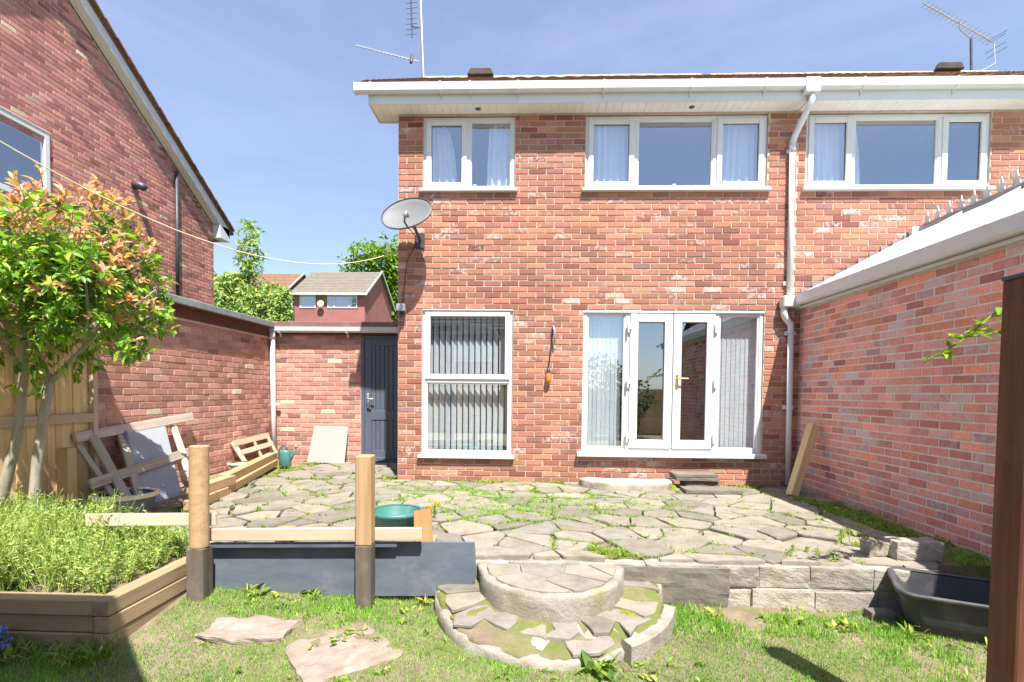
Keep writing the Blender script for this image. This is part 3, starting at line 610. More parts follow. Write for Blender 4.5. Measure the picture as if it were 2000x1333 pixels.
for x in (-4.12, -3.0): MB().prism([(1.59, 2.215), (1.59, 2.05), (1.57, 2.05), (1.55, 2.12), (1.50, 2.115), (1.48, 2.22)], -.012, .012, mw=Matrix(((0, 0, 1, x), (1, 0, 0, 0), (0, 1, 0, 0), (0, 0, 0, 1)))).build('gutter_bracket', 'upvc_old', g)
# door
df = MB(); ring(df, -2.81, -1.90, .03, 2.10, 1.66, 1.73, .05); dfo = df.build('door', 'door_paint', store, bevel=.005); dfo['label'] = 'dark slate grey boarded door'
lf = MB(); ring(lf, -2.758, -1.95, .05, 2.048, 1.672, 1.715, .115, .14); lf.box(-2.65, -2.06, 1.6725, 1.715, .70, .86); lf.build('leaf_frame', 'door_paint', dfo, bevel=.006, seg=2)
me = MB().box(0, .0685, 1.684, 1.705, 0, 1.09).mesh('plank'); me2 = MB().box(0, .0685, 1.684, 1.705, 0, .52).mesh('plank')
for i in range(8):
    link('plank', me, 'door_paint', dfo, mw=Matrix.Translation((-2.645+i*.073, 0, .85)), bevel=.006); link('plank', me2, 'door_paint', dfo, mw=Matrix.Translation((-2.645+i*.073, 0, .185)), bevel=.006)
bx('backing', 'door_paint', dfo, -2.75, -1.95, 1.706, 1.712, .05, 2.05)
hd = MB().box(-2.715, -2.68, 1.652, 1.672, .90, 1.14).build('door_handle', 'metal_grey', dfo, bevel=.006, seg=2)
MB().tube([(-2.70, 1.655, 1.05), (-2.70, 1.615, 1.05), (-2.66, 1.61, 1.05), (-2.58, 1.615, 1.048)], .011, 8).build('lever', 'metal_grey', hd, smooth=True)
MB().tube([(-2.70, 1.65, .95), (-2.70, 1.625, .95), (-2.63, 1.625, .94)], .012, 6).build('key', 'metal_dark', hd)
bx('threshold', 'ply_dark', dfo, -2.83, -1.88, 1.60, 1.70, -.02, .03, bevel=.005)
dl = empty('downpipe', (-4.23, 1.52, 0), 'slim white downpipe in the corner beside the garage wall', 'pipe')
sqtube('shaft', 'upvc', dl, [(-4.24, 1.53, 2.14), (-4.225, 1.52, 1.0), (-4.205, 1.50, .02)], .034); bx('clip', 'upvc', dl, -4.29, -4.13, 1.545, 1.585, .93, .965, bevel=.004)
MB().lathe([(.043, -.06), (.047, -.06), (.047, .06), (.043, .06)], 12, (-4.238, 1.53, 2.07)).build('socket', 'upvc', dl, smooth=True)

# ------------------------------------------------------------------ neighbouring gable house on the left
nb = empty('neighbour_house', (-9, 1.7, 0), 'tall brick gable end of neighbouring house at far left with white bargeboard', 'house')
EA, EZ, RYn, RZn = 5.48, 5.08, .95, 7.86
topf = lambda u: RZn-abs(u-RYn)*(RZn-EZ)/(EA-RYn)
brick_wall(nb, (-7.6, 0, 0), (0, 1, 0), (1, 0, 0), -3.58, EA, -.3, EZ, [(-.15, 1.14, 4.0, 5.0)], 'brick_red', 'mortar_dull', 61, tri=[(-3.58, EZ), (EA, EZ), (RYn, RZn)], top=topf, vis=lambda p: p.z > 2.3 and p.y > .3)
bx('rear_wall', 'brick_red', nb, -14, -7.61, EA-.06, EA, -.3, EZ); bx('front_wall', 'brick_red', nb, -14, -7.61, -3.58, -3.52, -.3, EZ)
def rake(name, mat, x0, x1, dz0, dz1, parent=nb, ext_=.45, sides=(1, -1)):
    for s in sides:
        d = Vector((0, s*(EA-RYn), EZ-RZn)); d.normalize(); a = Vector((0, RYn, RZn)); b = a+d*((EA-RYn)/abs(d.y)+ext_)
        m = MB(); vs = [(x, p.y, p.z+dz) for x in (x0, x1) for p in (a, b) for dz in (dz0, dz1)]
        m.add(vs, [(0, 1, 3, 2), (4, 6, 7, 5), (0, 4, 5, 1), (2, 3, 7, 6), (0, 2, 6, 4), (1, 5, 7, 3)]); m.build(name, mat, parent, bevel=.004)
rake('bargeboard', 'upvc', -7.45, -7.43, .03, .25); rake('soffit', 'soffit_pvc', -7.61, -7.45, .03, .05); rake('roof', 'roof_tile', -14, -7.41, .24, .31, ext_=.62)
# stepped tile edge along the verge
dd = Vector((0, EA-RYn, EZ-RZn)).normalized(); nn2 = Vector((0, -dd.z, dd.y)); vm = MB().box(-.02, .06, 0, .30, 0, .03).mesh('verge_tile')
for i in range(19):
    p = Vector((-7.41, RYn, RZn+.31))+dd*(i*.31)
    mw = Matrix(((1, 0, 0, p.x), (0, dd.y, nn2.y, p.y), (0, dd.z, nn2.z, p.z), (0, 0, 0, 1))) @ Matrix.Rotation(R(-3.5), 4, 'X'); mw = mw @ Matrix.Scale(1.0, 4)
    link('verge_tile', vm, 'roof_tile', nb, mw=mw)
bx('box_end', 'upvc', nb, -7.62, -7.43, EA-.02, EA+.40, EZ-.02-.27, EZ+.02, bevel=.005); bx('eaves_fascia', 'upvc', nb, -14, -7.44, EA+.38, EA+.41, EZ-.28, EZ-.02)
# its window, in the gable
wm = MB()
def ringx(m, y0, y1, z0, z1, x0, x1, wd):
    m.box(x0, x1, y0, y0+wd, z0, z1); m.box(x0, x1, y1-wd, y1, z0, z1); m.box(x0, x1-.0005, y0+wd, y1-wd, z1-wd, z1); m.box(x0, x1-.0005, y0+wd, y1-wd, z0, z0+wd)
ringx(wm, -.15, 1.14, 4.0, 5.15, -7.66, -7.57, .085); wn = wm.build('window', 'upvc', nb, bevel=.006)
MB().add([(-7.61, -.10, 4.05), (-7.61, 1.10, 4.05), (-7.61, 1.10, 5.10), (-7.61, -.10, 5.10)], [(0, 1, 2, 3)]).build('pane', 'glass', wn)
bx('room_wall', 'room', nb, -9.5, -9.4, -1.5, 2.5, 3.0, 5.06); bx('head_trim', 'beige_pvc', nb, -7.60, -7.562, -.16, 1.15, 5.15, 5.17)
tag(MB().tube([(-7.55, 4.10, 5.80), (-7.55, 4.09, 2.9)], .035, 8).build('soil_pipe', 'metal_dark', smooth=True), 'slim black pipe running down the neighbouring gable wall', 'pipe')
vt = MB(); vt.tube([(-7.595, 2.93, 5.05), (-7.50, 2.93, 5.05), (-7.44, 2.95, 5.03), (-7.40, 2.97, 4.99)], [.075, .075, .07, .065], 12)
tag(vt.build('wall_vent', 'metal_dark', smooth=True), 'small black flue vent poking out of the neighbouring gable', 'vent')

# ================================================================== PATIO
def clip(poly, a, b, c):            # keep a*x+b*y <= c
    o = []
    for i in range(len(poly)):
        p, q = poly[i], poly[(i+1) % len(poly)]; dp = a*p[0]+b*p[1]-c; dq = a*q[0]+b*q[1]-c
        if dp <= 0: o.append(p)
        if (dp < 0 < dq) or (dq < 0 < dp):
            t = dp/(dp-dq); o.append((p[0]+(q[0]-p[0])*t, p[1]+(q[1]-p[1])*t))
    return o
def inset(poly, d):
    c = poly
    n = len(poly)
    for i in range(n):
        p, q = poly[i], poly[(i+1) % n]; ex, ey = q[0]-p[0], q[1]-p[1]; l = math.hypot(ex, ey)
        if l < 1e-6: continue
        a, b = ey/l, -ex/l
        c = clip(c, a, b, a*p[0]+b*p[1]-d)
        if len(c) < 3: return []
    return c
def area(p): return .5*sum(p[i][0]*p[(i+1) % len(p)][1]-p[(i+1) % len(p)][0]*p[i][1] for i in range(len(p)))
rp = random.Random(5)
patio_bed = MB(); patio_bed.prism([(-4.28, -3.14), (3.47, -3.14), (3.47, 0.0), (-1.79, 0.0), (-1.79, 1.64), (-4.28, 1.64)], -.42, -.04)
patio = tag(patio_bed.build('patio', 'joint_soil'), kind='structure')
def patio_z(x, y): return .014*mnoise.noise(Vector((x*.8, y*.8, 1.7))) - .012*max(0, (-y-2.2)/1.0)
seeds = []
sx, sy = .375, .295
for j in range(-2, 19):
    for i in range(-13, 12):
        x = (i+.5*(j % 2))*sx+rp.uniform(-.19, .19); y = -3.30+j*sy+rp.uniform(-.15, .15)
        if -4.6 < x < 3.9 and -3.6 < y < 2.0: seeds.append((x, y))
STONES = []; JOINTS = []
def stone_cell(i, lim):
    x, y = seeds[i]; poly = lim
    for k, (a, b) in enumerate(seeds):
        if k == i or abs(a-x) > 1.3 or abs(b-y) > 1.1: continue
        nx, ny = a-x, b-y; poly = clip(poly, nx, ny, (a*a+b*b-x*x-y*y)/2)
        if len(poly) < 3: return []
    return poly
n_st = 0
for i, (x, y) in enumerate(seeds):
    if y < 0: lim = [(-3.95, -3.22), (3.46, -3.22), (3.46, -.01), (-3.95, -.01)]
    else: lim = [(-4.15, -.01), (-1.80, -.01), (-1.80, 1.60), (-4.15, 1.60)]
    poly = stone_cell(i, lim)
    if len(poly) < 3 or abs(area(poly)) < .012: continue
    if y < 0: poly = clip(poly, -1.0, -.22, 3.66)
    else: poly = clip(poly, -1.0, .22, 3.66)
    if len(poly) < 3: continue
    if x > 3.0 and y < -1.0: poly = clip(poly, 1, -.05, 3.02+.1)
    # steps' moss pocket and soil strip stay open
    if .22 < x < .75 and -3.12 < y < -2.90: continue
    if len(poly) < 3: continue
    JOINTS.append(poly)
    s = inset(poly, rp.choice((.006, .01, .015, .024)))
    if len(s) < 3 or abs(area(s)) < .010: continue
    # chipped, uneven outline
    pts = []
    n = len(s)
    for q in range(n):
        p, r = s[q], s[(q+1) % n]; l = math.hypot(r[0]-p[0], r[1]-p[1]); kk = max(1, int(l/.09))
        for t in range(kk):
            f = t/kk
            if t == 0 and l > .06:
                f0 = min(.25, .013/l); px, py = p[0]+(r[0]-p[0])*f0, p[1]+(r[1]-p[1])*f0
                pm_, pp_ = s[q-1], p; lm = math.hypot(pp_[0]-pm_[0], pp_[1]-pm_[1]) or 1; g0 = min(.25, .013/lm)
                pts.append((p[0]+(pm_[0]-p[0])*g0, p[1]+(pm_[1]-p[1])*g0)); pts.append((px, py)); continue
            pts.append((p[0]+(r[0]-p[0])*f+rp.gauss(0, .006), p[1]+(r[1]-p[1])*f+rp.gauss(0, .006)))
    cx = sum(p[0] for p in pts)/len(pts); cy = sum(p[1] for p in pts)/len(pts)
    z = patio_z(cx, cy)+rp.uniform(-.006, .006)
    tx, ty = rp.gauss(0, .014), rp.gauss(0, .014)
    if cy < -2.75: tx = rp.gauss(.01, .03); ty = rp.gauss(.03, .03)
    if cx > 2.1 and cy < -2.55: z -= .02; tx += rp.uniform(-.08, .08)
    N = len(pts); top = [(p[0]-cx, p[1]-cy, (p[0]-cx)*tx+(p[1]-cy)*ty) for p in pts]
    rim = [(p[0]*1.0+ (p[0])*.02, p[1]*1.02, p[2]-.010) for p in top]; bot = [(p[0]*.97, p[1]*.97, p[2]-.055) for p in top]
    m = MB(); m.add(top+rim+bot, [tuple(range(N))]+[(N+q, N+(q+1) % N, (q+1) % N, q) for q in range(N)]+[(2*N+q, 2*N+(q+1) % N, N+(q+1) % N, N+q) for q in range(N)])
    if area(pts) < 0: m.f = [tuple(reversed(f)) for f in m.f]
    col = (rp.random(), rp.random(), rp.random())
    link('flagstone', m.mesh('flagstone'), 'flagstone', patio, color=(*col, 1), mw=Matrix.Translation((cx, cy, z)))
    STONES.append([(p[0], p[1]) for p in s]); n_st += 1
def in_stone(x, y):
    for s in STONES:
        if abs(s[0][0]-x) > .7 or abs(s[0][1]-y) > .7: continue
        sg = 1 if area(s) > 0 else -1
        if all(sg*((s[(q+1) % len(s)][0]-s[q][0])*(y-s[q][1])-(s[(q+1) % len(s)][1]-s[q][1])*(x-s[q][0])) > 0 for q in range(len(s))): return True
    return False

# retaining wall of rough concrete blocks
rw = empty('retaining_wall', (1.6, -3.22, -.33), 'low rough grey block retaining wall along the patio edge', 'retaining wall')
def rough_block(name, mat, parent, x0, x1, y0, y1, z0, z1, seed, amp=.009, div=8):
    bm = bmesh.new(); bmesh.ops.create_cube(bm, size=1.0); bmesh.ops.subdivide_edges(bm, edges=bm.edges[:], cuts=div, use_grid_fill=True)
    for v in bm.verts:
        q = Vector((x0+(v.co.x+.5)*(x1-x0), y0+(v.co.y+.5)*(y1-y0), z0+(v.co.z+.5)*(z1-z0)))
        e = sum(1 for c in v.co if abs(abs(c)-.5) < .01)
        cen = Vector(((x0+x1)/2, (y0+y1)/2, (z0+z1)/2)); dirv = Vector((v.co.x, v.co.y, v.co.z)).normalized()
        a = mnoise.noise(q*9+Vector((seed, 0, 0)))*amp+mnoise.noise(q*34+Vector((0, seed, 0)))*amp*.6-(.004+.006*max(0, mnoise.noise(q*15)) if e >= 2 else 0)
        v.co = q+dirv*a
    me = bpy.data.meshes.new(name); bm.to_mesh(me); bm.free(); return link(name, me, mat, parent, smooth=False)
rb = random.Random(8); x = -.42; row = 0
for row, (z0, z1, widths) in enumerate(((-.40, -.205, [.62, .55, .46, .40, .44, .44, .40]), (-.195, -.040, [.30, .50, .48, .50, .30, .36, .44, .46]))):
    x = -.44
    for wd in widths:
        rough_block('block', 'concrete', rw, x+.004, x+wd-.006, -3.26+rb.uniform(-.012, .008), -3.08, z0, z1+rb.uniform(-.012, .006), rb.random()*50); x += wd
rough_block('block', 'concrete', rw, 2.70, 3.03, -3.10, -2.93, -.04, .11, 3.1, .016); rough_block('block', 'concrete', rw, 2.55, 2.74, -3.02, -2.90, -.03, .085, 7.3, .02)
bx('core', 'concrete', rw, -.44, 2.9, -3.245, -3.09, -.40, -.05)
rough_block('render_patch', 'flagstone', rw, .66, 1.42, -3.285, -3.255, -.34, -.055, 11.0, .012, 7)
# half-round steps
def half_round(name, mat, parent, cx, cy, rx, ry, z0, z1, seg=40, seed=0, amp=.008, lean=.0):
    m = MB(); rings = []
    prof = [(1.0, z0), (1.005, z0+(z1-z0)*.35), (1.0, z0+(z1-z0)*.7), (1.0, z1-.018), (.985, z1-.004), (.955, z1), (.8, z1+.001), (.6, z1), (.4, z1), (.2, z1), (.02, z1)]
    for f, z in prof:
        for i in range(seg+1):
            a = math.pi+math.pi*i/seg; px, py = cx+rx*f*math.cos(a), cy+ry*f*math.sin(a)
            n = mnoise.noise(Vector((px*7, py*7, z*7+seed)))*amp+mnoise.noise(Vector((px*25, py*25, z*25+seed)))*amp*.5
            rings.append((px+math.cos(a)*n, py+math.sin(a)*n, z+(n*.6 if z > z1-.02 else 0)+lean*(py-cy)))
    k = len(prof); m.add(rings, [(j*(seg+1)+i, j*(seg+1)+i+1, (j+1)*(seg+1)+i+1, (j+1)*(seg+1)+i) for j in range(k-1) for i in range(seg)])
    return m.build(name, mat, parent, smooth=True)
stp = empty('garden_steps', (.14, -3.6, -.33), 'two worn half-round concrete steps leading from lawn up to patio', 'steps')
half_round('tread', 'concrete', stp, .155, -3.262, .515, .60, -.30, -.058, seed=2, amp=.022)
low = half_round('step_base', 'concrete', stp, .135, -3.25, .80, .985, -.42, -.172, seed=5, amp=.03, lean=.10)
half_round('fill', 'joint_soil', stp, .135, -3.25, .785, .975, -.34, -.160, seed=6, amp=.03, lean=.10)
na = 10
for i in range(na):
    for ra, rb_ in (((.60, .80), (.82, .97)) if 2 < i < 7 else ((.62, .93),)):
        a = math.pi+math.pi*(i+.5+(.35 if ra > .7 else 0))/na+rb.uniform(-.09, .09); wa = math.pi/na*rb.uniform(.38, .60)
        if ra > .7 and rb.random() < .3: continue
        pts = []
        for t, rr_ in ((-1, ra), (-.9, (ra+rb_)/2), (-1, rb_), (-.1, rb_*1.03), (1, rb_), (.95, (ra+rb_)/2), (1, ra), (.1, ra*1.02)):
            pts.append((.135+.80*rr_*math.cos(a+t*wa)+rb.gauss(0, .02), -3.25+.985*rr_*math.sin(a+t*wa)+rb.gauss(0, .02)))
        cy_ = sum(p[1] for p in pts)/8; zz = -.158+.10*(cy_+3.25)
        MB().prism(pts, zz-.02, zz+.004+rb.uniform(0, .010)).build('flagstone', 'flagstone', stp, color=(rb.random(), rb.random(), rb.random(), 1), bevel=.005)
tr_ = random.Random(6); ts = [(-.22, -3.40), (.10, -3.36), (.42, -3.42), (-.08, -3.62), (.30, -3.64), (.12, -3.80), (.55, -3.34)]
for i, (x, y) in enumerate(ts):
    poly = [(.155+.46*math.cos(a), -3.275+.54*math.sin(a)) for a in [math.pi+math.pi*q/24 for q in range(25)]]
    for k_, (a, b) in enumerate(ts):
        if k_ != i: poly = clip(poly, a-x, b-y, (a*a+b*b-x*x-y*y)/2)
        if len(poly) < 3: break
    poly = inset(poly, .005) if len(poly) > 2 else []
    if len(poly) > 2:
        poly = [(p[0]+tr_.gauss(0, .003), p[1]+tr_.gauss(0, .003)) for p in poly]
        MB().prism(poly, -.07, -.0455+tr_.uniform(-.003, .004)).build('flagstone', 'flagstone', stp, color=(tr_.uniform(.3, 1), tr_.random(), 0, 1), bevel=.003)
# loose curved kerb piece at the right of the lower step
m = MB(); vs = []
for i in range(9):
    a = math.radians(300+i*5.2); c, s = math.cos(a), math.sin(a)
    for rr, z in ((.79, -.37), (.79, -.215), (.86, -.22), (.86, -.37)): vs.append((.13+rr*c*1.02, -3.25+rr*1.2*s, z+mnoise.noise(Vector((i*1.3, rr*9, z*9)))*.008))
m.add(vs, [(i*4+q, i*4+(q+1) % 4, (i+1)*4+(q+1) % 4, (i+1)*4+q) for i in range(8) for q in range(4)]+[(0, 1, 2, 3), (35, 34, 33, 32)]); m.build('kerb_piece', 'concrete', stp, bevel=.006)
tag(half_round('old_step', 'concrete', None, 1.24, -.18, .60, .46, -.03, .085, seed=9, amp=.02, lean=-.02), 'worn half-round concrete step below the french doors', 'step')
for i, (x0, x1, y0, y1, z0, z1, lab) in enumerate([(1.80, 2.33, -.42, -.12, .145, .185, 'broken slab lying topmost on the small stack by the french doors'), (1.82, 2.35, -.43, -.10, .10, .142, 'slab second from the top of the stack by the french doors'), (1.95, 2.36, -.40, -.10, -.02, .097, 'concrete block at the bottom of the small slab stack'), (1.85, 2.52, -.74, -.46, .0, .05, 'long flat slab on the patio in front of slab stack')]):
    tag(rough_block('slab', 'flagstone', None, x0, x1, y0, y1, z0, z1, 20+i, .006), lab, 'slab', 'loose slabs by the doors')
tag(rough_block('stepping_stone', 'warm_stone', None, -1.34, -.80, -4.34, -3.82, -.42, -.308, 33, .022, 12), 'broad pale stepping stone sunk in the lawn', 'stepping stone')
so = bpy.data.objects['stepping_stone']; so.data.transform(Matrix.Translation((-1.06, -4.08, 0)) @ Matrix.Rotation(R(38), 4, 'Z') @ Matrix.Translation((1.06, 4.08, 0)))
s2 = tag(rough_block('stepping_stone', 'warm_stone', None, -1.98, -1.45, -4.04, -3.78, -.38, -.270, 52, .03, 10), 'half buried stepping stone in lawn between raised bed and dark board', 'stepping stone')
s2.color = (.9, .9, .3, 1); bpy.data.objects['stepping_stone'].color = (.7, .7, .3, 1)
tag(rough_block('rubble_stone', 'flagstone', None, 2.30, 2.48, -3.46, -3.36, -.37, -.27, 41, .012, 4), 'small loose stone lying beside the black tub', 'stone')
def moss_pad(name, cx, cy, rx, ry, z, h, seed, parent=None):
    m = MB(); n = 26; vs = [(cx, cy, z+h)]
    for f in (.45, .8, 1.0):
        for i in range(n):
            a = 2*math.pi*i/n; w_ = 1+.6*mnoise.noise(Vector((math.cos(a)*2.2+seed*3, math.sin(a)*2.2, f*.4)))
            px, py = cx+rx*f*w_*math.cos(a), cy+ry*f*w_*math.sin(a); vs.append((px, py, z+h*(1-f**2)+.006*mnoise.noise(Vector((px*20, py*20, seed)))))
    m.add(vs, [(0, 1+i, 1+(i+1) % n) for i in range(n)]+[(1+r_*n+i, 1+(r_+1)*n+i, 1+(r_+1)*n+(i+1) % n, 1+r_*n+(i+1) % n) for r_ in range(2) for i in range(n)])
    return tag(m.build(name, 'moss', smooth=True), kind='stuff')
moss_pad('moss', .48, -3.02, .25, .08, -.045, .02, 1); moss_pad('moss', -.36, -3.80, .13, .08, -.220, .016, 2); moss_pad('moss', .66, -3.72, .12, .06, -.212, .016, 3)
moss_pad('moss', 1.80, -.30, .07, .22, -.005, .06, 4); moss_pad('moss', -1.55, -2.82, .35, .16, -.03, .02, 5)

# ================================================================== LEFT: RAISED BED, POSTS, PANELS
bed = empty('raised_bed', (-2.9, -3.8, -.33), 'raised bed of stacked timber sleepers at lower left', 'planter')
for i in range(3):
    z = -.325+i*.098+.049; xr = -2.395; o = .006*(i % 2)
    board('sleeper', 'wood_sleeper', bed, (-4.3, -4.09+o, z), (xr+(.0 if i != 1 else .0)-.105, -4.09+o, z), .10, .094, (0, -1, 0) if False else (0, 0, 1), .006)
    board('sleeper', 'wood_sleeper', bed, (-2.448+o, -4.142, z), (-2.448+o, -3.30, z), .10, .094, (0, 0, 1), .006)
bx('soil', 'bed_soil', bed, -4.3, -2.50, -4.04, -2.9, -.3, -.06)
rail_y = -3.47
def fpost(x, y, z0, z1, wd, split, label):
    root = empty('fence_post', (x, y, z0), label, 'post', 'low fence posts by the patio')
    board('stained_base', 'wood_stained', root, (x, y, z0), (x, y, split), wd, wd, (0, -1, 0), .006)
    board('upper_post', 'wood_new', root, (x, y, split+.0005), (x, y, z1), wd*.985, wd*.985, (0, -1, 0), .008)
fpost(-1.117, -3.50, -.30, .745, .108, .135, 'square timber post standing beside the round green tub')
root1 = empty('fence_post', (-2.262, -3.52, -.3), 'timber post between the raised bed and dark board', 'post', 'low fence posts by the patio')
board('stained_base', 'wood_stained', root1, (-2.262, -3.52, -.30), (-2.262, -3.52, .10), .118, .118, (0, -1, 0), .006)
MB().tube([(-2.262, -3.52, .101), (-2.257, -3.52, .795)], .062, 20).build('upper_post', 'wood_new', root1, mw=Matrix.Identity(4), bevel=.004)
tag(board('rail', 'wood_pale', None, (-2.28, -3.425, .158), (-.74, -3.425, .194), .085, .036, (0, -1, 0)), 'pale horizontal rail nailed behind the two posts', 'rail', 'low fence rails')
tag(board('rail', 'wood_pale', None, (-3.14, -3.42, .245), (-2.20, -3.42, .268), .085, .036, (0, -1, 0)), 'pale horizontal rail running above the raised bed', 'rail', 'low fence rails')
tag(MB().prism([(-2.30, -.30), (-.42, -.25), (-.37, -.12), (-.375, .02), (-.385, .122), (-1.1, .112), (-2.30, .07)], 0, .02, mw=Matrix(((1, 0, 0, 0), (0, .10, 1, -3.37), (0, 1, 0, 0), (0, 0, 0, 1)))).build('dark_board', 'ply_dark', bevel=.004), 'wide slate coloured board on edge against the patio', 'board')
tag(board('rail_shade_strip', 'ply_dark', None, (-2.25, -3.40, .075), (-.92, -3.40, .108), .05, .03, (0, 0, 1)), 'narrow dark batten standing for the rail shadow along the slate coloured board', 'shade_strip')  # dark strip modelled in place of the shade the rail casts on the board
tag(board('offcut', 'wood_orange', None, (-.83, -2.93, -.02), (-.885, -2.72, .20), .145, .02, (0, -1, .3)), 'short orange brown board offcut leaning near the rail end', 'board')
# tub
tub = empty('round_tub', (-1.17, -2.62, 0), 'round green plastic tub on the patio behind the post', 'tub')
MB().lathe([(0, .012), (.145, .012), (.16, .03), (.195, .16), (.198, .165)], 36, (-1.13, -2.60, 0)).build('inner', 'green_plastic', tub, smooth=True)
MB().lathe([(.0, 0), (.15, 0), (.168, .01), (.195, .13), (.20, .135)], 36, (-1.13, -2.60, 0)).build('outer', 'green_plastic', tub, smooth=True)
MB().lathe([(.197, .13), (.228, .135), (.234, .15), (.232, .168), (.214, .176), (.196, .170)], 36, (-1.13, -2.60, 0)).build('rim', 'green_plastic', tub, smooth=True)
tag(MB().lathe([(0, 0), (.065, 0), (.075, .08), (.085, .085), (.085, .10), (.065, .10), (.06, .02), (0, .02)], 24, (-1.93, -2.95, -.01)).build('small_pot', 'orange_plastic', smooth=True), 'small orange red pot on patio behind the dark board', 'pot')
bp = empty('blue_pot', (-4.0, -2.25, -.06), 'wide blue grey glazed pot beside the fence', 'pot')
MB().lathe([(0, -.06), (.19, -.06), (.20, -.03), (.245, .20), (.25, .205), (.235, .205), (.225, .16), (0, .16)], 30, (-3.74, -2.30, 0)).build('body', 'blue_glaze', bp, smooth=True)
MB().lathe([(.243, .18), (.268, .185), (.272, .215), (.245, .225), (.228, .21)], 30, (-3.74, -2.30, 0)).build('rim', 'pale_pot', bp, smooth=True)
# sleepers edging the far bed
def sl2(p0, p1, z, lab): tag(board('edging_sleeper', 'wood_new', None, (*p0, z), (*p1, z), .12, .10, (0, 0, 1), .006), lab, 'sleeper', 'edging sleepers along the patio')
sl2((-3.98, 1.02), (-3.42, -1.25), .055, 'lower timber sleeper edging the far bed beside the watering can'); sl2((-4.01, 1.05), (-3.50, -1.10), .157, 'upper timber sleeper edging the far bed beside the watering can')
sl2((-3.40, -1.30), (-3.30, -2.05), .05, 'short timber sleeper end nearest the leaning grey panel'); sl2((-3.42, -1.12), (-3.38, -1.95), .152, 'short sleeper lying on top near the leaning grey panel')
bsl = MB().prism([(-4.27, -2.9), (-3.45, -2.9), (-3.45, -1.1), (-4.02, 1.0), (-4.27, 1.0)], -.03, .03); tag(bsl.build('far_bed', 'bed_soil'), kind='structure')
# watering can
wc = empty('watering_can', (-3.78, 1.0, 0), 'dark green plastic watering can by the store wall', 'watering can'); wx, wy = -3.80, 1.03
MB().lathe([(0, 0), (.088, 0), (.093, .015), (.088, .22), (.07, .25), (0, .255)], 22, (wx, wy, 0), sx=1.0, sy=.8).build('body', 'green_plastic', wc, smooth=True)
MB().tube([(wx+.06, wy, .06), (wx+.12, wy, .16), (wx+.165, wy, .29)], [.022, .017, .013], 10).build('spout', 'green_plastic', wc, smooth=True)
MB().lathe([(0, .0), (.012, .0), (.033, .04), (.03, .047), (0, .05)], 14, mw=Matrix.Translation((wx+.16, wy, .275)) @ Matrix.Rotation(R(25), 4, 'Y')).build('rose', 'lead', wc, smooth=True)
MB().tube([(wx+.03, wy, .25), (wx+.01, wy, .31), (wx-.05, wy, .31), (wx-.10, wy, .24), (wx-.095, wy, .10)], .013, 8).build('handle', 'green_plastic', wc, smooth=True)
# white panel leaning on the store wall
wp_ = MB().prism([(-3.64, 0), (-3.02, 0), (-3.0, .60), (-3.57, .61)], -.012, .012, mw=Matrix(((1, 0, 0, 0), (0, .22, -1, 1.46), (0, .975, 0, 0), (0, 0, 0, 1))))
tag(wp_.build('leaning_panel', 'panel_white', bevel=.004), 'square off white panel leaning against the store wall', 'panel')
# broken pallet frame leaning on the garage wall
pal = empty('pallet_frame', (-3.9, -1.7, 0), 'weathered broken pallet frame leaning against the garage wall', 'pallet')
def PB(a, b, wd=.09, th=.03, up=(1, -.4, .2), s=0): board('slat', 'wood_grey', pal, a, b, wd, th, up, .004, seed=s, rough=.0025)
PB((-4.20, -2.32, .72), (-4.22, -.58, .84), .095, .035, s=1); PB((-3.88, -2.52, .33), (-4.0, -.93, .45), .095, .035, s=2)
PB((-4.24, -2.11, .78), (-3.64, -2.33, .06), .085, .035, s=3); PB((-4.25, -2.26, .70), (-3.76, -2.33, .10), .05, .03, s=4)
PB((-4.23, -1.73, .73), (-3.66, -2.18, .03), .085, .035, s=5); PB((-4.22, -.93, .74), (-3.96, -1.15, .44), .075, .03, s=6); PB((-4.0, -1.1, .42), (-3.72, -1.34, .10), .07, .03, s=7)
gp = empty('grey_panel', (-3.78, -1.75, .03), 'large grey panel leaning behind the pallet frame', 'panel')
def quadslab(name, mat, parent, a, b, c, d, th):
    a, b, c, d = map(Vector, (a, b, c, d)); n = (b-a).cross(d-a).normalized()*th
    return MB().add([a, b, c, d, a+n, b+n, c+n, d+n], [(3, 2, 1, 0), (4, 5, 6, 7), (0, 1, 5, 4), (1, 2, 6, 5), (2, 3, 7, 6), (3, 0, 4, 7)]).build(name, mat, parent, bevel=.004)
quadslab('face', 'panel_grey', gp, (-3.79, -2.03, .02), (-3.79, -1.45, .02), (-4.23, -1.09, .78), (-4.23, -1.68, .755), .022)
quadslab('edge', 'panel_edge', gp, (-3.785, -2.075, .02), (-3.785, -2.032, .02), (-4.225, -1.682, .755), (-4.225, -1.725, .75), .030)
sp_ = empty('small_pallet', (-4.15, .9, .03), 'small broken pallet leaning on garage wall beside the white pipe', 'pallet')
for a, b, wd in [((-4.24, .38, .41), (-4.255, 1.42, .44), .085), ((-4.17, .42, .27), (-4.19, 1.42, .31), .075), ((-4.27, .40, .43), (-4.08, .46, .06), .08), ((-4.25, .92, .42), (-4.12, .95, .12), .05), ((-4.25, 1.36, .43), (-4.12, 1.40, .15), .06)]:
    board('slat', 'wood_pale', sp_, a, b, wd, .025, (1, -.3, .3), .003, seed=4, rough=.002)
rp_ = empty('ring_pot', (-4.12, .28, .03), 'round cream rimmed pot in the far bed', 'pot')
MB().lathe([(0, .0), (.12, .0), (.15, .12), (.13, .12), (.11, .06), (0, .06)], 26, (-4.06, .22, .02)).build('body', 'pale_pot', rp_, smooth=True); MB().lathe([(.135, .11), (.165, .115), (.168, .135), (.135, .14)], 26, (-4.06, .22, .02)).build('rim', 'pale_pot', rp_, smooth=True)
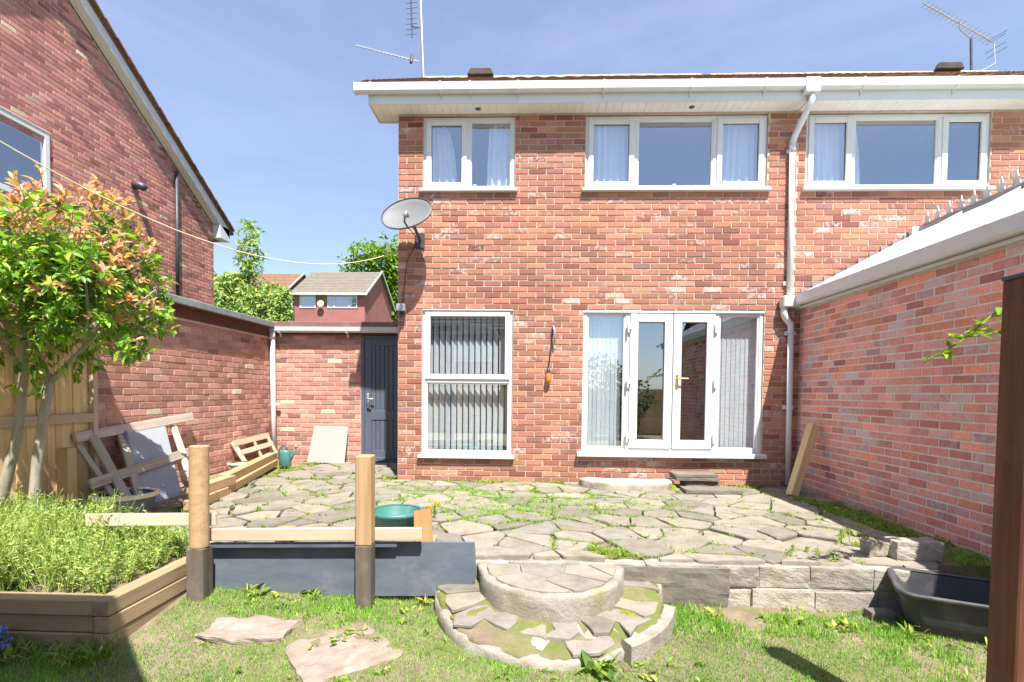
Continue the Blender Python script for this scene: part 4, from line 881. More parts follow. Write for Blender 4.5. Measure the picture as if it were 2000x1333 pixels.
tag(board('timber_offcut', 'wood_fence', None, (3.10, -.70, -.01), (3.395, -.57, .83), .105, .10, (1, .2, 0), .004), 'thick timber offcut leaning against the pink brick wall', 'timber')
# black mortar tub beside the brick wall
mt = empty('mixing_tub', (2.75, -3.5, -.33), 'black plastic mixing tub against the brick wall', 'tub')
def rrect(hx, hy, r, n=5): return [(sx_*(hx-r)+r*math.cos(a0+k*math.pi/2/n), sy_*(hy-r)+r*math.sin(a0+k*math.pi/2/n)) for sx_, sy_, a0 in ((1, 1, 0), (-1, 1, math.pi/2), (-1, -1, math.pi), (1, -1, 1.5*math.pi)) for k in range(n+1)]
def loft(secs, cap0=False, cap1=False):
    m = MB(); n = len(secs[0][0]); vs = [(x, y, z) for p, z in secs for x, y in p]
    fs = [(j*n+i, j*n+(i+1) % n, (j+1)*n+(i+1) % n, (j+1)*n+i) for j in range(len(secs)-1) for i in range(n)]
    if cap0: fs.append(tuple(range(n-1, -1, -1)))
    if cap1: fs.append(tuple((len(secs)-1)*n+i for i in range(n)))
    return m.add(vs, fs)
TM = Matrix.Translation((2.86, -3.60, -.335)) @ Matrix.Rotation(R(-26), 4, 'Z') @ Matrix.Rotation(R(2), 4, 'X')
loft([(rrect(.36, .20, .09), 0), (rrect(.39, .225, .10), .10), (rrect(.425, .25, .10), .27)], True).build('outer', 'black_plastic', mt, mw=TM, smooth=True)
loft([(rrect(.35, .19, .09), .012), (rrect(.38, .215, .10), .10), (rrect(.418, .243, .10), .272)], True).build('inner', 'black_plastic', mt, mw=TM, smooth=True)
loft([(rrect(.418, .243, .10), .262), (rrect(.45, .275, .11), .262), (rrect(.452, .277, .11), .285), (rrect(.44, .265, .11), .29), (rrect(.418, .243, .10), .28)]).build('rim', 'black_plastic', mt, mw=TM, smooth=True)
# brown post close to the camera on the right
bpst = empty('brown_post', (1.78, -5.05, -.33), 'tall brown stained timber post close up at the right', 'post')
board('shaft', 'wood_brown', bpst, (1.862, -5.0, -.40), (1.866, -5.0, 1.625), .13, .13, (0, -1, 0), .006)
bx('cap', 'metal_dark', bpst, 1.798, 1.934, -5.068, -4.932, 1.624, 1.640, bevel=.003)
# side fence on the left boundary: upright boards on rails
fen = empty('board_fence', (-4.25, -3.5, -.33), 'tall fence of upright boards on the left behind the small tree', 'fence')
fb = MB(); fb.box(0, 2.08, -.05, .05, -.009, .009); fme = None
yb = -2.10; i = 0; rf = random.Random(3)
while yb > -7.6:
    lap = .012 if i % 2 else 0; zt = 1.78+rf.uniform(-.006, .006)
    mw, l = frame_mw((-4.245+lap, yb-.05, -.32), (-4.245+lap, yb-.05+rf.gauss(0, .004), zt), (1, 0, 0))
    link('board', fb.mesh('board') if fme is None else fme, 'wood_fence', fen, mw=mw, bevel=.003); fme = fen.children[-1].data if fme is None else fme
    yb -= .092; i += 1
for z in (.90, 1.66, .12): board('rail', 'wood_pale', fen, (-4.195, -2.12, z), (-4.195, -7.5, z-.01), .085, .042, (1, 0, 0))
board('corner_post', 'wood_pale', fen, (-4.20, -2.095, -.3), (-4.20, -2.095, 1.80), .055, .05, (1, 0, 0))
for y in (-4.6, -6.8): board('post', 'wood_fence', fen, (-4.16, y, -.3), (-4.16, y, 1.84), .09, .09, (1, 0, 0))
tag(board('short_post', 'wood_new', None, (-4.02, -2.60, -.2), (-4.02, -2.60, .66), .10, .10, (0, -1, 0)), 'short new timber post in front of the board fence', 'post')

# ------------------------------------------------------------------ things fixed to the walls
ds = empty('satellite_dish', (-1.48, -.02, 3.2), 'grey oval satellite dish on the house corner', 'satellite dish')
dn = Vector((-.12, -.86, .50)).normalized(); dc = Vector((-1.575, -.40, 3.405)); dz = (Vector((0, 0, 1))-dn*dn.z).normalized(); dx = dz.cross(dn).normalized() if False else dn.cross(dz).normalized()
an = R(-16); dxr = dx*math.cos(an)+dz*math.sin(an); dzr = dz*math.cos(an)-dx*math.sin(an)
def dsp(r, a): return dc+dxr*(.325*r*math.cos(a))+dzr*(.262*r*math.sin(a))+dn*(.075*(r*r-1))
m = MB(); vs = []; ns = 48; rr = [.02, .2, .4, .6, .8, .94, 1.0]
for r_ in rr:
    for k_ in range(ns): vs.append(dsp(r_, 2*math.pi*k_/ns)+dn*(-.008 if r_ > .98 else 0))
fr_ = len(vs); vs += [v-dn*.012 for v in vs]
fs = [(j*ns+k_, j*ns+(k_+1) % ns, (j+1)*ns+(k_+1) % ns, (j+1)*ns+k_) for j in range(len(rr)-1) for k_ in range(ns)]
fs += [tuple(reversed([fr_+q for q in f])) for f in fs]; o6 = (len(rr)-1)*ns; fs += [(o6+k_, o6+(k_+1) % ns, fr_+o6+(k_+1) % ns, fr_+o6+k_) for k_ in range(ns)]
m.add(vs, fs); m.build('reflector', 'dish_grey', ds, smooth=True)
MB().tube([dsp(1.0, 2*math.pi*k_/ns) for k_ in range(ns+1)], .006, 6, cap=False).build('rim', 'metal_dark', ds)
lnb = dc+Vector((.07, -.33, -.105)); foot = dc-dzr*.265+dn*.0
MB().tube([foot+dn*-.02, foot+dn*.12-dz*.04, lnb-dz*.05], .011, 8).build('feed_arm', 'metal_dark', ds)
MB().tube([lnb-dz*.06-dn*.0, lnb, lnb-dn*.07+dz*.01], [.018, .026, .024], 12).build('receiver', 'metal_grey', ds, smooth=True)
MB().tube([dc-dn*.09, Vector((-1.50, -.27, 3.26)), Vector((-1.485, -.20, 3.22)), Vector((-1.485, -.02, 3.17))], .019, 10).build('mount_arm', 'metal_dark', ds, smooth=True)
bx('wall_bracket', 'metal_dark', ds, -1.545, -1.425, -.022, .0, 3.07, 3.27, bevel=.004); MB().tube([dc-dn*.085, dc-dn*.12], .06, 12).build('back_plate', 'metal_grey', ds)
MB().tube([foot-dn*.02, foot+Vector((.06, .12, -.07)), Vector((-1.55, -.03, 3.10)), Vector((-1.66, -.012, 2.9)), Vector((-1.715, -.010, 2.36))], .005, 6).build('cable', 'cable', ds)
fl = empty('flood_light', (-1.70, -.05, 2.25), 'small grey security flood light low on house corner', 'light')
bx('housing', 'metal_grey', fl, -1.775, -1.66, -.13, -.035, 2.235, 2.325, bevel=.008); bx('bracket', 'metal_dark', fl, -1.745, -1.69, -.06, 0, 2.20, 2.25, bevel=.004); MB().lathe([(0, -.03), (.024, -.03), (.03, 0), (.0, .005)], 12, (-1.715, -.07, 2.19)).build('sensor', 'metal_dark', fl, smooth=True)
bl = empty('hanging_bulb', (.28, -.03, 2.04), 'amber bulb lamp hanging on a cord between window and doors', 'lamp')
MB().tube([(.285, .0, 2.06), (.285, -.05, 2.055), (.30, -.075, 2.0), (.31, -.07, 1.90), (.305, -.05, 1.83)], [.012, .014, .017, .015, .011], 8).build('fitting', 'metal_grey', bl, smooth=True)
MB().tube([(.285, -.03, 2.02), (.275, -.06, 1.86), (.25, -.055, 1.66), (.232, -.05, 1.50)], .006, 6).build('cord', 'cable', bl)
MB().lathe([(0, .0), (.018, .004), (.026, -.03), (.024, -.06), (.02, -.065)], 12, (.23, -.05, 1.505)).build('bulb_holder', 'metal_dark', bl, smooth=True)
MB().lathe([(.02, -.06), (.034, -.10), (.040, -.14), (.036, -.175), (.02, -.20), (0, -.205)], 16, (.23, -.05, 1.505)).build('bulb', 'amber', bl, smooth=True)
def yagi(root, a, b, n, el, vert, refl=True):
    a, b = Vector(a), Vector(b); d = (b-a).normalized(); side = Vector((0, 0, 1)) if vert else d.cross(Vector((0, 0, 1))).normalized()
    MB().tube([a, b], .013, 6).build('boom', 'metal_grey', root)
    for i in range(n):
        p = a.lerp(b, (i+.5)/n); h = el*(.7+.3*i/n)/2; MB().tube([p-side*h, p+side*h], .005, 5).build('element', 'metal_grey', root)
    if refl:
        for s in (-.16, -.08, .08, .16): MB().tube([b+Vector((0, 0, s))-side*.18+d*abs(s)*.5, b+Vector((0, 0, s))+side*.18+d*abs(s)*.5], .005, 5).build('element', 'metal_dark', root)
a1 = empty('roof_aerial', (-2.20, 3.6, 7.2), 'tall aerial mast with two yagis above the left end of roof', 'aerial')
MB().tube([(-2.18, 3.6, 7.10), (-2.27, 3.6, 9.2)], .028, 8).build('mast', 'metal_grey', a1)
yagi(a1, (-3.49, 3.45, 7.93), (-2.30, 3.60, 7.70), 16, .10, False, False); MB().tube([(-2.42, 3.5, 7.62), (-2.42, 3.62, 7.84)], .03, 6).build('clamp', 'metal_dark', a1)
MB().tube([(-2.44, 3.55, 9.0), (-2.40, 3.5, 8.1)], .014, 6).build('boom', 'metal_dark', a1)
for i in range(9): MB().tube([(-2.44+.09-.16, 3.5, 8.15+i*.1), (-2.44+.09+.05, 3.5, 8.17+i*.1)], .005, 5).build('element', 'metal_dark', a1)
MB().tube([(-2.24, 3.6, 8.35), (-2.42, 3.52, 8.33)], .016, 6).build('clamp', 'metal_dark', a1)
a2 = empty('roof_aerial', (8.3, 3.6, 7.2), 'single yagi aerial on the right hand roof', 'aerial')
MB().tube([(8.35, 3.6, 7.15), (8.31, 3.6, 8.02)], .022, 8).build('mast', 'metal_dark', a2); yagi(a2, (7.23, 3.35, 8.50), (8.86, 3.75, 8.02), 18, .24, False, True)
MB().tube([(8.31, 3.6, 8.0), (8.05, 3.54, 8.14), (8.03, 3.53, 8.27)], .012, 6).build('arm', 'metal_grey', a2); MB().tube([(8.87, 3.75, 7.99), (8.86, 3.7, 7.6), (8.55, 3.62, 7.42), (8.36, 3.62, 7.3)], .006, 5).build('cable', 'upvc_old', a2)
# washing line from the house corner to a tall pole by the left boundary
lp0, lp1 = Vector((-1.78, -.01, 3.04)), Vector((-3.45, -4.6, 2.92)); pts = []
for i in range(25):
    t = i/24; p = lp0.lerp(lp1, t); p.z -= .56*4*t*(1-t); pts.append(p)
tag(MB().tube(pts, .0048, 6).build('washing_line', 'rope', smooth=True), 'cream washing line strung from house corner across to left', 'line')
tag(board('line_pole', 'wood_fence', None, (-3.47, -4.62, -.4), (-3.45, -4.62, 2.96), .08, .08, (0, -1, 0)), 'tall timber pole holding the washing line at left', 'pole')

# ------------------------------------------------------------------ curtains and blinds indoors
curtain(-1.40, -1.02, 3.80, 4.76, .17, 'pale curtain at left of the leftmost upstairs window', .35, 1)
curtain(-.62, -.26, 3.80, 4.76, .17, 'pale curtain at right of the leftmost upstairs window', .1, 2, side=-1)
curtain(.72, 1.34, 3.80, 4.76, .17, 'pale curtain at left of the wide upstairs middle window', .05, 3); curtain(2.40, 2.99, 3.80, 4.76, .17, 'pale curtain at right of the wide upstairs middle window', .05, 4, side=-1)
curtain(3.54, 4.27, 3.80, 4.76, .17, 'pale curtain in the upstairs window right of the downpipe', .12, 5)
vblind(-1.42, -.28, .36, 2.24, .20, 14, R(38), 'grey vertical blind in the tall ground floor window')
vblind(.73, 1.20, .45, 2.22, .18, 8, R(8), 'white vertical blind in left side light of the french doors'); vblind(2.50, 2.99, .45, 2.22, .18, 8, R(8), 'white vertical blind in right side light of the french doors')
cb = empty('cabinet', (2.3, 1.6, .15), 'low wooden cabinet seen through the right french door', 'cabinet')
bx('carcass', 'wood_orange', cb, 1.75, 2.75, 1.5, 1.9, .15, .85); bx('door', 'wood_new', cb, 1.8, 2.22, 1.48, 1.5, .2, .8); bx('door', 'wood_new', cb, 2.28, 2.7, 1.48, 1.5, .2, .8)
def vase(x, y, z, lab): tag(MB().lathe([(0, 0), (.03, 0), (.045, .04), (.03, .08), (.02, .10), (.028, .12), (.0, .115)], 14, (x, y, z)).build('ornament', 'curtain', smooth=True), lab, 'ornament')
bx('window_board', 'upvc', houseA, -1.44, -.25, .105, .165, 3.80, 3.83); bx('window_board', 'upvc', houseA, .69, 3.0, .105, .165, 3.80, 3.83)
vase(1.86, .135, 3.83, 'tiny white ornament on the wide upstairs window ledge'); vase(-.78, .135, 3.83, 'tiny white ornament on the leftmost upstairs window ledge')

# ================================================================== PLANTS
def leaf_geo(L_, W_, fold=.25, droop=.15):
    v = [(0, 0, 0), (.35*L_, -W_*.5, W_*fold), (.35*L_, W_*.5, W_*fold), (.5*L_, 0, -.0), (.72*L_, -W_*.36, W_*fold*.7-droop*L_*.4), (.72*L_, W_*.36, W_*fold*.7-droop*L_*.4), (L_, 0, -droop*L_)]
    return [Vector(p) for p in v], [(0, 1, 3), (0, 3, 2), (1, 4, 6, 3), (2, 3, 6, 5)]
def orient(d, up, roll=0):
    x = d.normalized(); z = (up-x*up.dot(x))
    if z.length < 1e-4: z = Vector((1, 0, 0))-x*x.x
    z.normalize(); y = z.cross(x); m = Matrix((x, y, z)).transposed()
    return m @ Matrix.Rotation(roll, 3, 'X')
def photinia():
    rnd = random.Random(77); root = empty('photinia_tree', (-4.0, -3.0, -.06), 'small multi-stemmed tree with green leaves and coppery red young growth', 'tree')
    stems = [([(-4.30, -2.98, .05), (-4.20, -2.99, .33), (-4.06, -3.0, .80), (-4.0, -3.0, 1.25), (-3.99, -3.0, 1.55), (-3.85, -2.95, 1.9)], [.045, .042, .036, .032, .028, .015]),
             ([(-4.16, -3.02, -.08), (-4.05, -3.02, .05), (-3.93, -3.0, .28), (-3.90, -3.0, .60), (-3.83, -3.0, 1.0), (-3.78, -3.0, 1.22)], [.048, .045, .040, .037, .034, .033]),
             ([(-3.78, -3.0, 1.21), (-3.88, -2.98, 1.38), (-3.94, -2.95, 1.6), (-3.9, -2.9, 1.95)], [.028, .024, .02, .012]), ([(-3.78, -3.0, 1.22), (-3.66, -3.02, 1.32), (-3.5, -3.0, 1.5), (-3.25, -2.98, 1.75)], [.024, .02, .016, .009]),
             ([(-3.5, -3.0, 1.5), (-3.42, -3.05, 1.75), (-3.40, -3.1, 2.1)], [.014, .011, .007]), ([(-4.0, -3.0, 1.3), (-4.12, -3.0, 1.5), (-4.35, -3.0, 1.6)], [.02, .016, .01]), ([(-3.25, -2.98, 1.75), (-3.05, -3.0, 1.85), (-2.92, -3.0, 1.95)], [.009, .007, .004])]
    for i, (p, r) in enumerate(stems): MB().tube(p, r, 9).build('trunk' if i < 2 else 'branch', 'bark', root, smooth=True)
    crown = MB().tube([(-3.9, -2.9, 1.9), (-3.8, -2.92, 2.3)], [.012, .005], 6).build('crown', 'bark', root)
    c = Vector((-3.72, -2.98, 2.04)); leaves = []
    tw = MB()
    for k in range(1600):
        while True:
            q = Vector((rnd.uniform(-1, 1), rnd.uniform(-1, 1), rnd.uniform(-1, 1)))
            if q.length < 1 and q.length > .25: break
        q = q*(.62+.38*rnd.random()) if q.length < .7 else q
        hx = .80 if q.x > 0 else .98
        p = c+Vector((q.x*hx, q.y*.72, q.z*(.78 if q.z > 0 else .80)))
        p.z += .10*math.sin(p.x*7)+.06*math.sin(p.y*9+1)-(.22*max(0, q.x)**2)
        if q.z < -.45 and rnd.random() < .5: continue
        if mnoise.noise(p*3.1) < -.42: continue
        outd = Vector((q.x, q.y, q.z*.9+.35)).normalized(); tip = q.length
        tw.tube([p-outd*.14, p], [.004, .002], 4)
        nl = rnd.randint(5, 9); red = max(0, min(1, (q.z+.1)*.8+(tip-.72)*1.6+rnd.gauss(0, .18)))
        young = rnd.random() < (.08+.95*max(0, q.z-.08)+.35*max(0, q.x-.3))*(1 if tip > .62 else .25)
        for j in range(nl):
            a = j*2.4+rnd.random(); side = Vector((math.cos(a), math.sin(a), 0)); u = Vector((0, 0, 1)) if abs(outd.z) < .9 else Vector((1, 0, 0))
            e1 = outd.cross(u).normalized(); e2 = outd.cross(e1); d = (e1*math.cos(a)+e2*math.sin(a))*rnd.uniform(.55, 1)+outd*rnd.uniform(.2, .9)+Vector((0, 0, -.12 if not young else .35))
            Ls = rnd.uniform(.05, .10)*(1.0 if not young else .95); Ws = Ls*rnd.uniform(.36, .46)
            t = rnd.uniform(.72, 1) if young else (rnd.uniform(.0, .62) if rnd.random() > .10 else rnd.uniform(.55, .72))
            leaves.append((p-outd*rnd.uniform(0, .10), orient(d, Vector((0, 0, 1))+outd*.4, rnd.gauss(0, .5)), Ls, Ws, (t, rnd.random(), rnd.random())))
    tag(tw.build('twig', 'bark', crown), kind='stuff')
    leaves.sort(key=lambda l: (l[0]-CAM).length)
    lv, lf = leaf_geo(1, 1); me = bpy.data.meshes.new('leaf'); me.from_pydata([(v.x, v.y, v.z) for v in leaf_geo(1, .42)[0]], [], lf); me.materials.append(M['leaf_photinia']); me.polygons.foreach_set('use_smooth', [True]*len(me.polygons))
    fol = MB()
    for i, (p, m3, L_, W_, col) in enumerate(leaves):
        if i < 300:
            o = bpy.data.objects.new('leaf', me); COL.objects.link(o); o.parent = crown; o.matrix_parent_inverse = wmat(crown).inverted(); o.matrix_basis = Matrix.Translation(p) @ m3.to_4x4() @ Matrix.Scale(L_, 4); o.color = (*col, 1)
        else:
            vs, fs = leaf_geo(L_, W_); fol.add([p+m3 @ v for v in vs], fs, col)
    tag(fol.build('foliage', 'leaf_photinia', crown, smooth=True), kind='stuff')
photinia()
# young leafy shoot reaching in from the right
def shoot():
    rnd = random.Random(4); root = empty('leafy_shoot', (3.3, -3.9, 1.5), 'bright green leafy shoot arching in behind the brown post', 'plant')
    st = [[(3.25, -3.85, 1.9), (2.95, -3.88, 1.80), (2.67, -3.9, 1.68), (2.47, -3.9, 1.50), (2.26, -3.9, 1.37)], [(3.2, -3.8, 1.72), (2.85, -3.88, 1.60), (2.60, -3.9, 1.535), (2.42, -3.9, 1.52)], [(3.25, -3.85, 1.9), (3.4, -3.8, 1.5), (3.38, -3.9, .6), (3.36, -3.9, -.35)]]
    for s in st: MB().tube(s, [.008]+[.006]*(len(s)-2)+[.003], 6).build('stem', 'leaf_bright', root, color=(.7, .6, .5, 1), smooth=True)
    me = bpy.data.meshes.new('leaf'); v, f = leaf_geo(1, .5); me.from_pydata([tuple(x) for x in v], [], f); me.materials.append(M['leaf_bright'])
    for s in st[:2]:
        for i in range(1, len(s)):
            a, b = Vector(s[i-1]), Vector(s[i])
            for k in range(9 if i > 1 else 5):
                p = a.lerp(b, rnd.random()); d = Vector((rnd.uniform(-1, .6), rnd.uniform(-.8, .8), rnd.uniform(-.7, .7))); sc = rnd.uniform(.06, .125) if i < 3 else rnd.uniform(.035, .08)
                link('leaf', me, None, root, color=(rnd.uniform(.5, 1), rnd.random(), 0, 1), mw=Matrix.Translation(p) @ orient(d, Vector((0, 0, 1)), rnd.gauss(0, .4)).to_4x4() @ Matrix.Scale(sc, 4))
shoot()
# blades: fast numpy builder for grass-like stuff
def blades(name, mat, pts, hts, wds, cols, lean, seed, parent=None):
    r = np.random.default_rng(seed); n = len(pts); P_ = np.asarray(pts, float); h = np.asarray(hts); wd = np.asarray(wds)
    az = r.uniform(0, 2*np.pi, n); fa = r.uniform(0, 2*np.pi, n); ln = np.abs(r.normal(0, lean, n))
    dx_, dy_ = np.cos(az)*ln, np.sin(az)*ln; sx_, sy_ = np.cos(fa)*wd, np.sin(fa)*wd
    def at(t, s, b): 
        return np.stack([P_[:, 0]+dx_*h*b+sx_*s, P_[:, 1]+dy_*h*b+sy_*s, P_[:, 2]+h*t*np.sqrt(np.maximum(.15, 1-ln**2*b))], 1)
    V = np.stack([at(0, -.5, 0), at(0, .5, 0), at(.55, -.42, .3), at(.55, .42, .3), at(1, 0, 1.0)], 1).reshape(-1, 3)
    b = (np.arange(n)*5)[:, None]; F = np.concatenate([b+np.array([[0, 1, 3]]), b+np.array([[0, 3, 2]]), b+np.array([[2, 3, 4]])], 1).reshape(-1, 3)
    me = bpy.data.meshes.new(name); me.vertices.add(len(V)); me.vertices.foreach_set('co', V.ravel().astype('f')); me.loops.add(F.size); me.loops.foreach_set('vertex_index', F.ravel().astype('i'))
    me.polygons.add(len(F)); me.polygons.foreach_set('loop_start', np.arange(0, F.size, 3, dtype='i')); me.update(); me.validate()
    a = me.color_attributes.new('rc', 'FLOAT_COLOR', 'POINT'); cc = np.repeat(np.concatenate([np.asarray(cols), np.ones((n, 1))], 1), 5, 0); a.data.foreach_set('color', cc.astype('f').ravel())
    return tag(link(name, me, mat, parent), kind='stuff')
def nz(x, y, s, o=0.0): return mnoise.noise(Vector((x*s+o, y*s-o, o*.7)))
def lawn_density(x, y):
    if (x-.135)**2/.64+((y+3.25)/.955)**2 < 1+.10*nz(x, y, 6, 2) and y > -4.25: return 0
    if y > -3.30: return 0
    if abs((x+1.07)*.78+(y+4.08)*.62) < .25 and abs((x+1.07)*-.62+(y+4.08)*.78) < .27: return .04
    if x < -2.36 and y > -4.17: return 0
    d = 1.05+1.25*nz(x, y, 1.5, 3.1)+.8*nz(x, y, 5, 1.2)
    d -= .9*max(0, 1-((x+1.75)**2/.22+(y+3.78)**2/.028))                      # bare patch by the board
    d -= .5*max(0, min(1, (x-.9)/1.2))*(1 if y > -4.25 else .7)             # worn strip towards the brick wall
    d -= .7*max(0, 1-abs(y+3.36)/.10)*(1 if x > .8 else .3)
    if y < -4.05 and x < 1.5: d += .45
    return max(0, min(1, d))
rg_ = random.Random(12); pts, hts, wds, cols = [], [], [], []
def grass_fill(x0, x1, y0, y1, n, hm):
    for _ in range(n):
        x, y = rg_.uniform(x0, x1), rg_.uniform(y0, y1); d = lawn_density(x, y)
        if rg_.random() > d: continue
        rough_ = max(0, nz(x, y, 2.3, 7.7)+.15+(.35 if y > -3.75 else -.15)+(.2 if x > .9 else 0))
        h = hm*rg_.uniform(.45, 1.15)*(1+1.5*rough_)
        pts.append((x, y, lawn_h(x, y)-.004)); hts.append(h); wds.append(rg_.uniform(.0025, .005)*(1+.4*rough_)); t = min(1, max(0, rg_.gauss(.36, .2)+(.15-.25*d)+.2*nz(x, y, .9, 9)))
        cols.append((t, rg_.random(), rg_.random()))
grass_fill(-2.6, 3.1, -4.75, -3.28, 120000, .024); grass_fill(-3.6, -2.4, -4.75, -4.15, 12000, .035); grass_fill(-4.2, 4.2, -9.0, -4.75, 26000, .05)
blades('grass', 'grass', pts, hts, wds, cols, .55, 1)
# broad-leaved weeds in lawn and tufts against walls
def clumps(name, mat, spots, seed, parent=None):
    rnd = random.Random(seed); m = MB()
    for (x, y, z, sc, nl, kind) in spots:
        t0 = rnd.gauss(.5, .2)
        for j in range(nl):
            a = rnd.uniform(0, 6.283); el = rnd.uniform(.1, 1.1) if kind == 0 else rnd.uniform(.6, 1.4)
            d = Vector((math.cos(a)*math.cos(el), math.sin(a)*math.cos(el), math.sin(el))); L_ = sc*rnd.uniform(.5, 1.1); W_ = L_*(rnd.uniform(.3, .5) if kind == 0 else rnd.uniform(.08, .16))
            vs, fs = leaf_geo(L_, W_, .2, .3); m3 = orient(d, Vector((0, 0, 1)), rnd.gauss(0, .4)); o = Vector((x+rnd.gauss(0, sc*.35), y+rnd.gauss(0, sc*.35), z+rnd.uniform(0, sc*.25)))
            m.add([o+m3 @ v for v in vs], fs, (min(1, max(0, rnd.gauss(t0, .18))), rnd.random(), rnd.random()))
    return tag(m.build(name, mat, parent), kind='stuff')
sp = []; rw_ = random.Random(21)
for _ in range(24000):
    x, y = rw_.uniform(-3.7, 3.45), rw_.uniform(-3.18, 1.55)
    if y > -.02 and x > -1.85: continue
    if y > 0 and x < -3.9+.22*y: continue
    dens = .30+.75*max(0, nz(x, y, .75, 2.2)+.05)+.28*nz(x, y, 2.6, 5)
    dens += .65*math.exp(-((x+.15)**2/1.3+(y+1.55)**2/.45))+.55*math.exp(-((x+1.2)**2/.35+(y+.75)**2/.16))+.55*math.exp(-((x-3.0)**2/.10+(y+1.7)**2/1.0))
    if x < -2.0: dens *= .45
    if y < -2.7: dens *= .55
    if rw_.random() > dens: continue
    st_ = in_stone(x, y)
    if st_ and rw_.random() > .05*(1+7*max(0, dens-.5)): continue
    sp.append((x, y, patio_z(x, y)-.018, rw_.uniform(.02, .052), rw_.randint(6, 11), 0 if rw_.random() < .7 else 1))
clumps('patio_weeds', 'weed', sp, 2)
pts, hts, wds, cols = [], [], [], []
for (x, y, z, sc, nl, kd) in sp:
    dn_ = 1.1*math.exp(-((x+.1)**2/2.2+(y+1.4)**2/.8))+.9*math.exp(-((x+1.1)**2/.5+(y+.7)**2/.25))+.32+.3*math.exp(-((y+2.9)**2/.05))
    for q in range(int(rw_.random()*46*dn_)):
        pts.append((x+rw_.gauss(0, .035), y+rw_.gauss(0, .022), z)); hts.append(rw_.uniform(.018, .058)); wds.append(rw_.uniform(.003, .006)); cols.append((min(1, max(0, rw_.gauss(.42, .2))), rw_.random(), 0))
blades('patio_grass', 'grass', pts, hts, wds, cols, .7, 5)
sp = []
for _ in range(420):
    x, y = rw_.uniform(-2.2, 3.1), rw_.uniform(-4.6, -3.30)
    if (x-.135)**2/.70+((y+3.25)/.99)**2 < 1: continue
    if x < -2.0 and y > -4.2: continue
    if rw_.random() > .35+.6*(y > -3.75): continue
    sp.append((x, y, lawn_h(x, y), rw_.uniform(.02, .055), rw_.randint(5, 10), 0 if rw_.random() < .55 else 1))
for x, y, s in [(.42, -4.26, .13), (-.52, -3.70, .07), (2.05, -3.6, .08), (1.75, -3.5, .07), (2.45, -3.62, .09), (2.8, -3.95, .07), (-1.5, -3.42, .09), (-1.9, -3.45, .09), (-.75, -3.42, .08), (1.25, -3.42, .07)]:
    for q in range(3): sp.append((x+rw_.gauss(0, .04), y+rw_.gauss(0, .03), lawn_h(x, y), s, 12, q % 2))
for x, y, s in [(1.62, -.07, .10), (1.70, -.10, .09), (2.95, -1.0, .08), (-1.86, .15, .08), (-4.0, -.6, .12), (-3.95, -.45, .12), (-3.85, -.9, .10), (-3.6, 1.5, .06), (-3.5, 1.52, .06), (-3.75, 1.5, .06), (3.2, -2.6, .08), (3.25, -2.45, .09), (3.3, -2.75, .07), (3.15, -2.2, .07)]:
    for q in range(3): sp.append((x+rw_.gauss(0, .05), y+rw_.gauss(0, .04), .0, s*.7, 12, q % 2))
clumps('lawn_weeds', 'weed', sp, 3)
# feathery planting in the raised bed
def herb_bed():
    rnd = random.Random(31); m = MB(); fl_ = MB()
    for _ in range(620):
        x, y = rnd.uniform(-4.15, -2.52), rnd.uniform(-4.02, -3.05); hmax = .20+.20*max(0, min(1, (-x-2.55)/.7))+.06*nz(x, y, 3, 1); 
        if rnd.random() < .2 and x > -2.9: continue
        n = rnd.randint(3, 5); p = Vector((x, y, -.07))
        for s in range(n):
            h = hmax*rnd.uniform(.6, 1.15); a = rnd.uniform(0, 6.28); ln = rnd.uniform(.05, .5); tip = p+Vector((math.cos(a)*ln*h, math.sin(a)*ln*h, h)); t0 = rnd.random()*.8
            m.tube([p, p.lerp(tip, .5)+Vector((0, 0, .02)), tip], [.0018, .0016, .001], 3, cap=False, col=(t0, .5, .5))
            for q in range(11):
                f = rnd.uniform(.25, 1.0); o = p.lerp(tip, f); d = Vector((rnd.uniform(-1, 1), rnd.uniform(-1, 1), rnd.uniform(-.1, 1))); L_ = rnd.uniform(.018, .042)
                vs = [Vector((0, 0, 0)), Vector((.5*L_, -L_*.14, .0)), Vector((.5*L_, L_*.14, 0)), Vector((L_, 0, -.15*L_))]; m3 = orient(d, Vector((0, 0, 1)), rnd.gauss(0, .5))
                m.add([o+m3 @ v for v in vs], [(0, 1, 3, 2)], (min(1, max(0, rnd.gauss(t0, .2))), rnd.random(), 0))
    tag(m.build('bed_planting', 'herb'), kind='stuff')
herb_bed()
def flower_plant(name, cx, cy, z, r_, n, mat, label, petal):
    rnd = random.Random(n); root = empty(name, (cx, cy, z), label, 'plant'); f = MB(); g = MB()
    for _ in range(n):
        a = rnd.uniform(0, 6.28); d = r_*math.sqrt(rnd.random()); p = Vector((cx+math.cos(a)*d, cy+math.sin(a)*d, z)); t = p+Vector((rnd.gauss(0, .02), rnd.gauss(0, .02), rnd.uniform(.08, .19)))
        g.tube([p, t], [.002, .001], 4, col=(.4, .5, .5))
        for k_ in range(5):
            vs, fs = leaf_geo(rnd.uniform(.03, .06), .012, .2, .3); m3 = orient(Vector((rnd.uniform(-1, 1), rnd.uniform(-1, 1), .6)), Vector((0, 0, 1))); g.add([p.lerp(t, rnd.random()*.8)+m3 @ v for v in vs], fs, (rnd.random()*.6, rnd.random(), 0))
        for k_ in range(12):
            vs, fs = leaf_geo(rnd.uniform(.010, .016), .009, .1, .1); m3 = orient(Vector((rnd.uniform(-1, 1), rnd.uniform(-1, 1), rnd.uniform(-.2, 1))), Vector((0, 0, 1))); f.add([t+Vector((rnd.gauss(0, .007), rnd.gauss(0, .007), rnd.uniform(-.04, .006)))+m3 @ v for v in vs], fs, (rnd.random(), rnd.random(), 0))
    g.build('foliage', 'weed', root); f.build('flower', petal, root)
